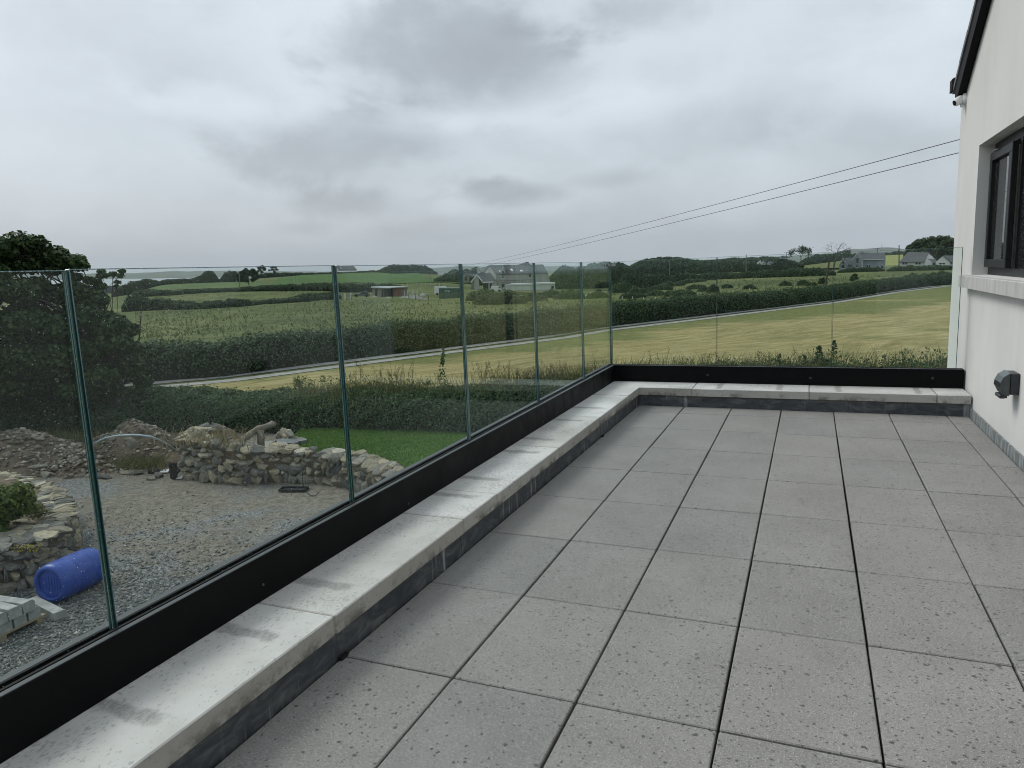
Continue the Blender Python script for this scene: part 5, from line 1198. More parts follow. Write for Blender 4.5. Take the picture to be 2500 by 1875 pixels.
for px, py, s_, lab in ((405, 1153, .13, 'white plastic scrap left of the black tub'), (440, 1168, .10, 'small white scrap at the foot of the black tub')):
    c = atz(px, py, ZG + .045); o = MB().add([(-s_, -s_ * .6, 0), (s_, -s_ * .5, .02), (s_ * .9, s_ * .6, .05), (-s_ * .8, s_ * .7, .03), (-s_, -s_ * .6, .02), (s_, -s_ * .5, .04), (s_ * .9, s_ * .6, .08), (-s_ * .8, s_ * .7, .06)], [(3, 2, 1, 0), (4, 5, 6, 7), (0, 1, 5, 4), (1, 2, 6, 5), (2, 3, 7, 6), (3, 0, 4, 7)]).build('plastic_scrap', M_WHITEPL, None, False, c); tag(o, lab, 'scrap')
bl = atz(375, 1150, ZG + .08); o = MB().bev((-.11, -.09, -.08), (.11, .09, .06), .03).build('plastic_can', M_PLB, None, False, bl, (0.2, .3, .5)); tag(o, 'small crumpled black plastic can behind the round stone', 'can')
ty = atz(718, 1197, ZG + .04); tye = empty('black_tray', ty, R(14), 'shallow black plastic tray lying on the gravel by the wall', 'tray')
MB().bev((-.30, -.12, 0), (.30, .12, .02), .005).build('base', M_PLB, tye); MB().bev((-.30, -.12, .02), (.30, -.10, .06), .004).bev((-.30, .10, .02), (.30, .12, .06), .004).bev((-.30, -.0995, .02), (-.28, .0995, .06), .004).bev((.28, -.0995, .02), (.30, .0995, .06), .004).build('rim', M_PLB, tye)
hc = atz(788, 1160, ZG + .40); he = empty('cable_loop', (hc[0] - .05, hc[1] - .28, hc[2]), R(12), 'thin black cable loop leaning on the stone wall', 'cable')
MB().tube([(math.cos(a) * .22, -.02 + .03 * math.sin(a), math.sin(a) * .36) for a in np.linspace(1.2, 5.4, 26)], .009, 6).build('cable', M_PLB, he)

# --- blue drum on its side
def _blue(g, b, o):
    n = g.noise(9, 5, 0.7); s_ = g.rng(g.noise(60, 3, 0.7), 0.60, 0.70, 0, 0.35)
    c = g.ramp(n, [(0.3, (0.018, 0.050, 0.250)), (0.7, (0.030, 0.078, 0.345))])
    g.put(b.inputs['Base Color'], g.mix(s_, c, (0.16, 0.22, 0.42)))
M_BLUE = mat('blue polythene', _blue, rough=0.38, spec=0.4)
e0 = atz(119, 1434, ZG + 0.30); ang = R(100)
de = empty('plastic_drum', (e0[0], e0[1], ZG + 0.335), ang, 'blue plastic drum lying on its side by the garden wall', 'drum'); de.rotation_euler = (0, R(3), ang)
MB().lathe([(0.205, 0.055), (0.212, 0.012), (0.225, 0.0), (0.255, 0.006), (0.280, 0.035), (0.290, 0.09), (0.291, 0.28), (0.2885, 0.29), (0.2885, 0.30), (0.291, 0.31), (0.291, 0.55), (0.2885, 0.56), (0.2885, 0.57), (0.291, 0.58), (0.290, 0.75), (0.278, 0.815), (0.25, 0.84), (0.21, 0.842), (0.20, 0.80)], 48, 0).build('body', M_BLUE, de, True)
MB().lathe([(0.0, 0.052), (0.206, 0.052)], 40, 0).build('end_disc', M_BLUE, de); MB().lathe([(0.206, 0.80), (0.0, 0.80)], 40, 0).build('end_disc', M_BLUE, de)
rb = MB()
for k in range(-3, 4): rb.box((0.046, k * .048 - .008, -.12 + abs(k) * .018), (0.053, k * .048 + .008, .12 - abs(k) * .018))
rb.build('rib', M_BLUE, de)
for y in (-.11, .11): MB().lathe([(0.0, 0.855), (0.032, 0.855), (0.036, 0.845), (0.036, 0.802)], 16, 0).xf(Matrix.Translation((0, y, 0.05))).build('bung', M_BLUE, de)

# --- pallet with pale stone sills
M_CONC = mat('pale concrete lintel', lambda g, b, o: g.put(b.inputs['Base Color'], g.mix(g.rng(g.noise(5, 5, 0.7), 0.4, 0.7), (0.25, 0.255, 0.25), (0.39, 0.395, 0.385))), rough=0.9)
M_WOOD = mat('pallet wood', lambda g, b, o: g.put(b.inputs['Base Color'], g.mix(g.rand_obj(), g.ramp(g.noise(9, 4, 0.6, g.mapv(g.pos(), (3, 3, 8))), [(0.3, (0.15, 0.125, 0.085)), (0.7, (0.27, 0.235, 0.165))]), (0.24, 0.205, 0.13))), rough=0.85)
p0 = atz(118, 1516, ZG + .035); pang = R(92.7)
pe = empty('pallet', (p0[0], p0[1], ZG), pang, 'wooden pallet carrying pale concrete lintels below the garden wall', 'pallet')
# local +x runs along the drum axis; the pallet reaches back from its corner at the origin
for k in range(6): MB().bev((-1.15, 0.02 + k * .19, .118), (0.0, 0.12 + k * .19, .140), .002).build('slat', M_WOOD, pe)
for x in (-1.1, -.60, -.09): MB().bev((x - .045, .02, .022), (x + .045, 1.08, .1175), .002).build('bearer', M_WOOD, pe)
for y in (.12, .56, 1.02): MB().bev((-1.15, y - .05, 0), (0, y + .05, .0215), .002).build('slat', M_WOOD, pe)
def lintel(lx, ly, lz, rz, lab, l=0.95):
    M_ = Matrix.Translation(pe.location) @ Matrix.Rotation(pang, 4, 'Z'); w = M_ @ Vector((lx, ly, lz))
    h_ = 0.150; pf = [(-.085, 0), (.085, 0), (.085, h_ * .80), (.05, h_), (-.085, h_)]
    o = MB().prism(pf, 1, 0, l).build('concrete_lintel', M_CONC, None, False, w, (0, 0, pang + rz)); tag(o, lab, 'lintel', 'pale concrete lintels on and beside the pallet')
for i, lab in enumerate(('lower concrete lintel at the right end of the pallet', 'lower concrete lintel second from the pallet end', 'lower concrete lintel third from the pallet end')): lintel(-.14 - i * .20, .04, .141, R(random.uniform(-3, 3)), lab)
for i, lab in enumerate(('upper concrete lintel tipped over the pallet end row', 'upper middle concrete lintel on the pallet stack', 'upper left concrete lintel partly cut by the photo edge')): lintel(-.22 - i * .19, .01, .278, R(random.uniform(-5, 5)), lab)
g0 = atz(150, 1512, ZG + .035); Mi = (Matrix.Translation(pe.location) @ Matrix.Rotation(pang, 4, 'Z')).inverted() @ Vector(g0)
lintel(Mi.x, Mi.y, 0.006, R(-15), 'single concrete lintel lying on the gravel between pallet and drum', .85)
# ------------------------------------------------------------------ buildings, vehicles, poles out in the landscape
def wallmat(name, c1, c2, sc=1.5, streak=0.0):
    def fn(g, b, o):
        c = g.ramp(g.noise(sc, 4, 0.6, g.mapv(g.pos(), (1, 1, 0.5))), [(0.3, c1), (0.7, c2)])
        if streak: c = g.mix(g.math('MULTIPLY', g.rng(g.noise(3, 3, 0.6, g.mapv(g.pos(), (1, 1, 0.08))), 0.5, 0.7), streak), c, [v * 0.6 for v in c1])
        g.put(b.inputs['Base Color'], c)
    return mat(name, fn, rough=0.9, spec=0.2)
M_BLOCK = wallmat('bare grey blockwork', (0.30, 0.30, 0.285), (0.41, 0.405, 0.38), 0.8, 0.25)
M_WHITE = wallmat('white painted wall', (0.50, 0.51, 0.50), (0.62, 0.63, 0.62), 0.6, 0.2)
M_BLUEW = wallmat('blue grey painted wall', (0.19, 0.22, 0.25), (0.25, 0.28, 0.31), 0.6, 0.2)
M_CABIN = wallmat('pale green white cabin', (0.42, 0.47, 0.42), (0.54, 0.58, 0.53), 0.7, 0.3)
M_CONT = wallmat('green container', (0.055, 0.105, 0.085), (0.085, 0.145, 0.115), 0.9, 0.5)
M_BRICKR = wallmat('reddish block', (0.15, 0.085, 0.07), (0.22, 0.13, 0.105), 1.2)
M_BEIGE = wallmat('beige block', (0.17, 0.15, 0.12), (0.26, 0.235, 0.19), 1.2)
def _slates(g, b, o):
    p = g.pos(); z = g.sep(p)[2]
    row = g.math('FRACT', g.math('MULTIPLY', z, 4.2)); n = g.noise(2.5, 4, 0.6, g.mapv(p, (1, 1, 3)))
    c = g.ramp(n, [(0.3, (0.045, 0.050, 0.055)), (0.7, (0.105, 0.112, 0.116))])
    g.put(b.inputs['Base Color'], g.mix(g.rng(row, 0.86, 0.98, 0, 0.6), c, (0.025, 0.027, 0.03)))
M_SLT = mat('slate roof', _slates, rough=0.7)
M_TRIM = mat('white trim', color=(0.62, 0.63, 0.62), rough=0.6)
M_DARKW = mat('dark window or shaded opening', color=(0.012, 0.014, 0.016), rough=0.12, spec=0.6)
M_RUST = mat('galvanised sheet', color=(0.30, 0.33, 0.33), rough=0.5, metal=0.3)

class Site:
    """a thing standing at a measured place; its points are read as picture coordinates at known distances"""
    def __init__(s, name, label, cat, px, py, d, group=None):
        s.d = d; s.o = atd(px, py, d); a = math.atan2(s.o[0] - CX, s.o[1] - CY); s.back = np.array([math.sin(a), math.cos(a), 0]); s.right = np.array([math.cos(a), -math.sin(a), 0])
        s.e = empty(name, s.o, 0, label, cat, group); s.m = d / FPX * 1.03
    def p(s, px, py, k=0.0): return atd(px, py, s.d + k) - s.o
    def prism(s, part, m, pts, k0, depth, parent=None):
        f = [s.p(x, y, k0) for x, y in pts]; b = [q + s.back * depth for q in f]; n = len(f)
        return MB().add(f + b, [tuple(range(n))[::-1], tuple(range(n, 2 * n))] + [(i, (i + 1) % n, n + (i + 1) % n, n + i) for i in range(n)]).build(part, m, parent or s.e)
    def sheet(s, part, m, pts, t=0.12, parent=None):   # pts with their own depth; thickened downwards
        f = [s.p(*q) for q in pts]; b = [q - np.array([0, 0, t]) for q in f]; n = len(f)
        return MB().add(f + b, [tuple(range(n)), tuple(range(n, 2 * n))[::-1]] + [(i, n + i, n + (i + 1) % n, (i + 1) % n) for i in range(n)]).build(part, m, parent or s.e)
    def window(s, x0, y0, x1, y1, k, frame=True, name='window', m=None):
        w = s.prism(name, m or M_DARKW, [(x0, y1), (x1, y1), (x1, y0), (x0, y0)], k - 0.06, 0.05)
        if frame:
            t = (x1 - x0) * 0.10
            for q in ([(x0, y0 + t), (x1, y0 + t), (x1, y0), (x0, y0)], [(x0, y1), (x1, y1), (x1, y1 - t), (x0, y1 - t)], [((x0 + x1) / 2 - t / 2, y1 - t), ((x0 + x1) / 2 + t / 2, y1 - t), ((x0 + x1) / 2 + t / 2, y0 + t), ((x0 + x1) / 2 - t / 2, y0 + t)]):
                s.prism('frame', M_TRIM, q, k - 0.11, 0.045, w)
            s.prism('sill', M_TRIM, [(x0 - t, y1 + t * .9), (x1 + t, y1 + t * .9), (x1 + t, y1 + .05), (x0 - t, y1 + .05)], k - 0.2, 0.18, w)
        return w

# half built grey house
Z = lambda x, y: (1140 + 0.08137 * x, 630 + 0.08137 * y)
h = Site('unfinished_house', 'half built grey house with slate roof and dormers beyond the field', 'house', *Z(1200, 950), 205)
h.prism('wall', M_BLOCK, [Z(875, 950), (1342, 712), (1342, 684), (1338, 668), Z(1920, 450), Z(875, 470)], 0, 7.0)
f = [h.p(*Z(875, 950), 0), h.p(*Z(875, 470), 0), h.p(*Z(685, 240), 3.5), h.p(*Z(535, 400), 7.0), h.p(*Z(535, 950), 7.0)]
MB().add(f + [q + np.array([0.4, 0, 0]) for q in f], [(0, 1, 2, 3, 4), (9, 8, 7, 6, 5)] + [(i, 5 + i, 5 + (i + 1) % 5, (i + 1) % 5) for i in range(5)]).build('gable_wall', M_BLOCK, h.e)
rf_ = h.sheet('roof', M_SLT, [(*Z(862, 476), -.25), (1338, 667, -.25), (1326, 645.5, 3.5), (*Z(672, 212), 3.5)])
h.sheet('roof', M_SLT, [(*Z(672, 212), 3.52), (1326, 645.5, 3.52), (1322, 664, 7.2), (*Z(520, 420), 7.2)])
h.sheet('roof', M_SLT, [(*Z(395, 440), 8.0), (*Z(430, 300), 11.0), (*Z(680, 213), 11.0), (*Z(560, 400), 8.0)])
h.sheet('skylight', M_TRIM, [(*Z(1330, 372), .7), (*Z(1395, 368), .7), (*Z(1350, 318), 1.5), (*Z(1285, 322), 1.5)], 0.25, rf_)
h.sheet('skylight', M_TRIM, [(*Z(1590, 392), .5), (*Z(1690, 388), .5), (*Z(1650, 352), 1.1), (*Z(1600, 354), 1.1)], 0.25, rf_)
h.sheet('skylight', M_TRIM, [(*Z(985, 412), .4), (*Z(1012, 412), .4), (*Z(972, 352), 1.4), (*Z(945, 356), 1.4)], 0.2, rf_)
for x0, x1, w0, w1 in ((1010, 1160, 1045, 1105), (1945, 2065, 1988, 2020)):
    dm = h.prism('dormer', M_BLOCK, [Z(x0, 600), Z(x1, 600), Z(x1, 322), Z((x0 + x1) / 2 + 5, 236), Z(x0, 322)], -0.06, 3.0)
    h.prism('window', M_DARKW, [Z(w0, 588), Z(w1, 588), Z(w1, 386), Z(w0, 386)], -0.11, 0.04, dm)
    h.prism('glazing_bar', M_TRIM, [Z(w0, 545), Z(w1, 545), Z(w1, 530), Z(w0, 530)], -0.14, 0.02, dm)
    h.prism('sill', M_TRIM, [Z(x0 + 15, 616), Z(x1 - 10, 612), Z(x1 - 10, 600), Z(x0 + 15, 603)], -0.16, 0.09, dm)
h.prism('door', M_DARKW, [Z(1050, 930), Z(1118, 930), Z(1118, 735), Z(1050, 735)], -0.05, 0.04); h.prism('lintel', M_TRIM, [Z(1045, 782), Z(1122, 782), Z(1122, 766), Z(1045, 766)], -0.08, 0.02)
for a, b_ in ((1335, 1375), (1390, 1440), (1450, 1490), (1560, 1610), (1622, 1670)): h.prism('window', M_DARKW, [Z(a, 775), Z(b_, 775), Z(b_, 715), Z(a, 715)], -0.05, 0.04)
h.prism('window', M_DARKW, [Z(1858, 700), Z(1925, 700), Z(1925, 485), Z(1858, 485)], -0.05, 0.04)
tb = MB(); rl = [h.p(*Z(x, 682 - (x - 940) * .03), -0.5) for x in (940, 1440, 1940)]; tb.tube([tuple(q) for q in rl], .03, 5)
for x in range(940, 1960, 92): tb.tube([tuple(h.p(*Z(x, 655 - (x - 940) * .03), -.5)), tuple(h.p(*Z(x, 820), -.5))], .025, 5)
tb.build('scaffold_rail', M_FRAME, h.e)
# porch wing on the left of it
po_ = h.prism('porch_wall', M_BLOCK, [Z(470, 950), Z(880, 950), Z(880, 700), Z(470, 720)], -2.0, 4.0)
h.prism('opening', M_DARKW, [Z(500, 950), Z(640, 950), Z(640, 755), Z(470, 755)], -2.06, 0.05, po_); h.prism('opening', M_DARKW, [Z(690, 900), Z(745, 900), Z(745, 755), Z(690, 755)], -2.06, 0.05, po_)  # dark plates: the shade inside the porch openings given as colour
h.sheet('porch_roof', M_SLT, [(*Z(475, 712), -2.4), (*Z(885, 672), -2.4), (*Z(690, 430), 0.6), (*Z(290, 478), 0.6)])
h.prism('fascia', M_TRIM, [Z(470, 748), Z(765, 738), Z(800, 700), Z(478, 714)], -2.45, 0.10)
h.prism('gable_board', M_TRIM, [Z(470, 745), Z(480, 700), Z(330, 510), Z(285, 500)], -2.2, 0.2); h.prism('gable_board', M_TRIM, [Z(92, 735), Z(135, 728), Z(285, 545), Z(285, 490)], -2.2, 0.2)
h.prism('pillar', M_BLOCK, [Z(220, 950), Z(380, 950), Z(345, 520), Z(285, 480), Z(225, 560)], -1.9, 1.2)
h.prism('side_wall', M_BEIGE, [Z(120, 950), Z(220, 950), Z(220, 640), Z(120, 740)], -1.5, 3.0)
ck = h.prism('chimney', M_BLOCK, [Z(302, 470), Z(398, 465), Z(398, 325), Z(302, 325)], 0.3, 0.9); h.prism('chimney_cap', M_BLOCK, [Z(270, 330), Z(418, 328), Z(405, 308), Z(285, 308)], 0.2, 1.1, ck)

# flat white cabin in front
c = Site('flat_cabin', 'low flat roofed white cabin in front of the half built house', 'cabin', 1300, 708, 192)
c.prism('wall', M_CABIN, [(1234, 709), (1356, 706), (1354.5, 692), (1247, 695.5), (1234, 696)], 0, 5)
c.prism('roof_edge', M_TRIM, [(1246, 697), (1356, 693), (1355, 689.2), (1246, 693.2)], -0.2, 5.4)
for x0, x1, y0, y1 in ((1346, 1352, 698, 705), (1304, 1308, 700, 703)): c.prism('window', M_DARKW, [(x0, y1), (x1, y1), (x1, y0), (x0, y0)], -0.05, 0.04)
for x in (1272, 1304, 1322, 1349): c.prism('vent', M_FRAME, [(x, 696.2), (x + 1.6, 696.2), (x + 1.6, 694.6), (x, 694.6)], -0.26, 0.04)

# green container with white lettering
k = Site('shipping_container', 'green shipping container with white lettering at the field edge', 'container', 1095, 730, 178)
k.prism('body', M_CONT, [(1071.5, 731), (1127, 731), (1127, 704), (1071.5, 704)], 0, 2.4); k.prism('roof', M_RUST, [(1071, 704), (1127.5, 704), (1127.5, 702.2), (1071, 702.2)], -0.05, 2.5)
rbm = MB()
for x in np.linspace(1072.5, 1126, 34): q0, q1 = k.p(x, 730.5, -.045), k.p(x, 704.4, -.045); w = k.right * 0.04; rbm.add([q0 - w, q0 + w, q1 + w, q1 - w, q0 - w + k.back * .05, q0 + w + k.back * .05, q1 + w + k.back * .05, q1 - w + k.back * .05], [(0, 1, 2, 3), (1, 5, 6, 2), (4, 0, 3, 7)])
rbm.build('side_rib', M_CONT, k.e)
cu = D.curves.new('lettering', 'FONT'); cu.body = 'ATEL'; cu.size = 0.62; cu.extrude = 0.01; cu.align_x = 'CENTER'; to = D.objects.new('lettering', cu)
COL.objects.link(to); bpy.context.view_layer.update(); lm = D.meshes.new_from_object(to.evaluated_get(bpy.context.evaluated_depsgraph_get())); D.objects.remove(to); lm.materials.clear(); lm.materials.append(M_TRIM)
obj('lettering', lm, k.e, Vector(k.p(1092.5, 713.2, -.10)), (R(90), 0, math.atan2(k.right[1], k.right[0])))
def van(label, x0, y0, x1, y1, d, cab_right=True):
    v = Site('white_van', label, 'van', (x0 + x1) / 2, y1, d); w = x1 - x0; hh = y1 - y0; m_ = lambda t: x0 + t * w if cab_right else x1 - t * w; n = lambda t: y1 - t * hh
    v.prism('body', M_TRIM, [(m_(0), n(.18)), (m_(1.0), n(.18)), (m_(1.0), n(.5)), (m_(.92), n(.58)), (m_(.80), n(.97)), (m_(.70), n(1.0)), (m_(.02), n(1.0)), (m_(0), n(.95))], 0, 1.9)
    v.prism('windscreen', M_DARKW, [(m_(.91), n(.60)), (m_(.74), n(.60)), (m_(.74), n(.88)), (m_(.82), n(.88))], -.03, .02)
    for t in (.2, .82):
        q = v.p(m_(t), n(.17), -.02); MB().lathe([(0, -.1), (.30, -.1), (.33, -.05), (.33, .1), (0, .1)], 14, 0).xf(Matrix.Translation(Vector(q)) @ Matrix.Rotation(math.atan2(v.back[1], v.back[0]), 4, 'Z')).build('wheel', M_RUBBER, v.e)
van('tall white box van parked behind the green container', 1060, 699.3, 1098, 722, 186)
van('white van parked before the half built house', 1199, 698.5, 1223.5, 712, 197)
def car(label, x0, x1, yt, yb, d, m, flip=False):
    v = Site('parked_car', label, 'car', (x0 + x1) / 2, yb, d); w = x1 - x0; hh = yb - yt; X = lambda t: x0 + t * w if not flip else x1 - t * w; Y = lambda t: yb - t * hh
    v.prism('body', m, [(X(0.01), Y(.2)), (X(.99), Y(.2)), (X(1), Y(.5)), (X(.93), Y(.62)), (X(.38), Y(.62)), (X(.05), Y(.50)), (X(0), Y(.38))], 0, 1.7)
    v.prism('cabin', m, [(X(.36), Y(.61)), (X(.94), Y(.61)), (X(.84), Y(.98)), (X(.58), Y(1.0))], .12, 1.45)
    v.prism('side_window', M_DARKW, [(X(.42), Y(.64)), (X(.66), Y(.64)), (X(.66), Y(.92)), (X(.58), Y(.92))], .09, .02); v.prism('side_window', M_DARKW, [(X(.69), Y(.64)), (X(.88), Y(.64)), (X(.81), Y(.92)), (X(.69), Y(.92))], .09, .02)
    for t in (.2, .8):
        q = v.p(X(t), Y(.2), -.02); MB().lathe([(0, -.08), (.28, -.08), (.31, -.04), (.31, .1), (0, .1)], 14, 0).xf(Matrix.Translation(Vector(q)) @ Matrix.Rotation(math.atan2(v.back[1], v.back[0]), 4, 'Z')).build('wheel', M_RUBBER, v.e)
    v.prism('headlight', M_TRIM, [(X(.0), Y(.40)), (X(.05), Y(.40)), (X(.06), Y(.49)), (X(.01), Y(.47))], -.03, .03)
M_CARG = mat('dark grey car paint', color=(0.045, 0.052, 0.055), rough=0.3, spec=0.6); M_CARS = mat('silver car paint', color=(0.34, 0.36, 0.37), rough=0.35, metal=0.4)
car('dark grey car parked left of the flat roofed shed', 862, 903, 712.3, 724.5, 172, M_CARG)
# flat roofed shed
s_ = Site('field_shed', 'small flat roofed shed of beige and red blocks in the pasture', 'shed', 950, 724, 180)
s_.prism('wall', M_BEIGE, [(909.5, 725), (938, 725), (938, 702.5), (909.5, 701.5)], 0, 4); s_.prism('wall', M_BRICKR, [(960, 725), (978, 725), (978, 702.5), (960, 702.5)], 0, 4); s_.prism('back_wall', M_BEIGE, [(938, 725), (995, 722), (995, 700), (938, 702)], 3.6, .3)
s_.prism('side_wall', M_BEIGE, [(978, 724), (995, 723), (995, 701.5), (978, 702.5)], 0.3, 3.4)
s_.prism('opening', M_DARKW, [(938.5, 725), (959.5, 725), (959.5, 703), (938.5, 703)], 0.9, .2); s_.prism('door', M_DARKW, [(916, 725), (921, 725), (921, 706.5), (916, 706.5)], -.05, .04); s_.prism('door', M_DARKW, [(932, 725), (936, 725), (936, 706.5), (932, 706.5)], -.05, .04)  # the opening is a dark plate standing in for the shaded shed interior
s_.sheet('roof', M_RUST, [(905, 701.2, -.5), (947, 702.6, -.6), (997, 699.2, -.2), (960, 698.0, 4.5), (906, 699.6, 4.0)], .18)
# posts round the site
M_POSTW = mat('pale post', color=(0.45, 0.46, 0.44), rough=0.8); M_POSTD = mat('dark timber post', color=(0.05, 0.045, 0.038), rough=0.9)
def post(name, label, px, pt, pb, d, w, m, group, tilt=0.0):
    b_ = atd(px, pb, d); hgt = atd(px, pt, d)[2] - b_[2]
    e = empty(name, (b_[0], b_[1], b_[2]), random.uniform(0, 1), label, 'post', group); mb = MB().bev((-w, -w, -.3), (w, w, hgt), w * .3)
    mb.xf(Matrix.Rotation(tilt, 4, 'Y')); mb.build('post', m, e); MB().bev((-w * 1.15, -w * 1.15, hgt), (w * 1.15, w * 1.15, hgt + w * .5), w * .2).xf(Matrix.Rotation(tilt, 4, 'Y')).build('cap', m, e)
for i, (x, a, b_) in enumerate(((987.6, 709.5, 720), (996, 708, 719.5), (1007.4, 708.5, 719.5), (1009.8, 709.5, 719.8), (1019.2, 708.4, 724), (1031, 708.5, 724.5))):
    post('pale_post', ('first', 'second', 'third', 'fourth', 'fifth', 'last')[i] + ' pale upright post from the shed towards the container', x, a, b_, 170, .075, M_POSTW, 'pale posts between shed and container')
for i, (x, a, b_) in enumerate(((957.8, 718.5, 729), (998.4, 717.5, 728.5), (1014.5, 719, 728.5), (1046, 720, 729))):
    post('timber_post', ('short dark timber post before the shed', 'short dark timber post under the second pale post', 'short dark timber post under the fourth pale post', 'short dark timber post left of the container')[i], x, a, b_, 165, .065, M_POSTD, 'dark timber posts at the field edge')
post('stone_gatepost', 'stumpy stone gatepost left of the dark parked car', 842.3, 716, 730, 166, .17, M_SILL, None)
post('stone_gatepost', 'leaning stone gatepost nearer the dark parked car', 855, 715, 728, 166, .12, M_SILL, None, R(12))
for i, (x, y) in enumerate(((1519.5, 727), (1544.5, 727), (1571.5, 728), (1600, 729), (1632, 728), (1661, 717), (1790, 711), (1830, 706))):
    w = hit(x, y + 2.5); post('marker_post', ('first', 'second', 'third', 'fourth', 'fifth', 'sixth', 'seventh', 'last')[i] + ' small white marker post from the corner joint across the pasture', x, y - 2.5, y + 3, math.hypot(w[0] - CX, w[1] - CY), .05, M_POSTW, 'white marker posts in the pasture')
fw = Site('wire_fence', 'row of thin pale fence posts below the bright green field', 'fence', 950, 697, 240)
wm = MB()
for x in np.arange(905, 1095, 11.2): b_ = fw.p(x, 697.5 - .01 * (x - 905), 0); t_ = fw.p(x, 691.5 - .01 * (x - 905), 0); MB().tube([tuple(b_ - [0, 0, .4]), tuple(t_)], .06, 5).build('post', M_POSTW, fw.e)
for yy in (692.4, 694): wm.tube([tuple(fw.p(x, yy - .01 * (x - 905), 0)) for x in (905, 1000, 1095)], .012, 4)
wm.build('wire', M_POSTD, fw.e)
# white machine beside the posts, pale heaps, the sand
mc = Site('concrete_mixer', 'small white cement mixer with a raised arm beside the last pale post', 'mixer', 1036, 725, 172); mm = mc.m
MB().lathe([(0, -.55), (.28, -.5), (.42, -.1), (.40, .25), (.2, .5), (0, .5)], 14, 0).xf(Matrix.Translation(Vector(mc.p(1032, 721))) @ Matrix.Rotation(R(25), 4, 'Z')).build('drum', M_POSTW, mc.e)
MB().tube([tuple(mc.p(1036, 722)), tuple(mc.p(1037.5, 717)), tuple(mc.p(1040, 715.6)), tuple(mc.p(1045, 716.6))], .12, 6).build('arm', M_POSTW, mc.e)
MB().tube([tuple(mc.p(1030, 725.5)), tuple(mc.p(1032, 721)), tuple(mc.p(1035, 725.5))], .07, 5).build('leg', M_POSTD, mc.e)
M_SAND = wallmat('pale sand', (0.26, 0.235, 0.18), (0.40, 0.37, 0.30), 0.8); M_CRUSH = wallmat('crushed stone', (0.17, 0.17, 0.16), (0.26, 0.26, 0.245), 2.0)
def heap(name, label, px, pb, pt, hw, m, seed, d=None):
    w = hit(px, pb) if d is None else atd(px, pb, d); dd = math.hypot(w[0] - CX, w[1] - CY); mp = dd / FPX * 1.03; r = np.random.default_rng(seed); n = 26; ph = r.uniform(0, 6, 4)
    X, Y = np.meshgrid(np.linspace(-1, 1, n), np.linspace(-1, 1, n), indexing='ij'); q = np.sqrt(X * X + Y * Y); Zs = np.clip(1 - q, 0, 1) ** .7 * (1 + .35 * np.sin(6 * X + ph[0]) * np.sin(4 * Y + ph[1]) + .2 * np.sin(13 * X + ph[2]))
    a = math.atan2(w[0] - CX, w[1] - CY); lx, ly = X * hw * mp, Y * min(hw * mp * .5, 4)
    wx, wy = w[0] + lx * math.cos(a) + ly * math.sin(a), w[1] - lx * math.sin(a) + ly * math.cos(a); i = np.arange(n - 1)[:, None] * n + np.arange(n - 1)[None]
    z = (ground(wx.ravel(), wy.ravel()).reshape(n, n) if d is None else w[2]) + Zs * (pb - pt) * mp - .08
    tag(obj(name, mesh(name, np.stack([wx, wy, z], -1).reshape(-1, 3), np.stack([i, i + n, i + n + 1, i + 1], -1).reshape(-1, 4), m, smooth=True)), label, 'heap', kind='stuff')
for q in (('sand_heap', 'pale sand heap right of the panel joint', 1372, 723, 716, 12, M_SAND, 1), ('sand_heap', 'long pale sand heap by the fifth glass joint', 1398, 724, 716, 20, M_SAND, 2), ('sand_heap', 'right hand pale sand heap in the pasture', 1438, 723, 715.5, 18, M_SAND, 3),
          ('stone_heap', 'grey crushed stone heap under the pale posts', 1012, 729, 719.5, 34, M_CRUSH, 4), ('stone_heap', 'pale flat stone heap before the shed door', 915, 725.5, 721.5, 14, M_SAND, 5), ('stone_heap', 'small pale slab heap before the shed opening', 948, 727.5, 724, 8, M_SAND, 6)): heap(*q)

# white cottage on the green hill
Z2 = lambda x, y: (800 + 0.0452 * x, 640 + 0.0452 * y)
w = Site('white_cottage', 'long white cottage with grey roof above the bright green field', 'cottage', *Z2(900, 470), 505)
w.prism('wall', M_WHITE, [Z2(470, 475), Z2(1570, 470), Z2(1570, 398), Z2(600, 408), Z2(450, 240), Z2(340, 360), Z2(340, 430)], 0, 6)
w.sheet('roof', M_SLT, [(*Z2(605, 412), -.4), (*Z2(1572, 400), -.4), (*Z2(1420, 212), 3), (*Z2(450, 228), 3)], .3); ch_ = w.prism('chimney', M_BLOCK, [Z2(515, 235), Z2(590, 235), Z2(590, 150), Z2(515, 150)], 2.5, 1.2)
for x in (640, 830): w.sheet('roof_light', M_RUST, [(*Z2(x + 95, 375), .2), (*Z2(x + 150, 375), .2), (*Z2(x + 40, 250), 2.5), (*Z2(x - 10, 250), 2.5)], .15)
for x in (760, 1100, 1380): w.prism('window', M_DARKW, [Z2(x, 440), Z2(x + 60, 440), Z2(x + 60, 408), Z2(x, 408)], -.12, .05)

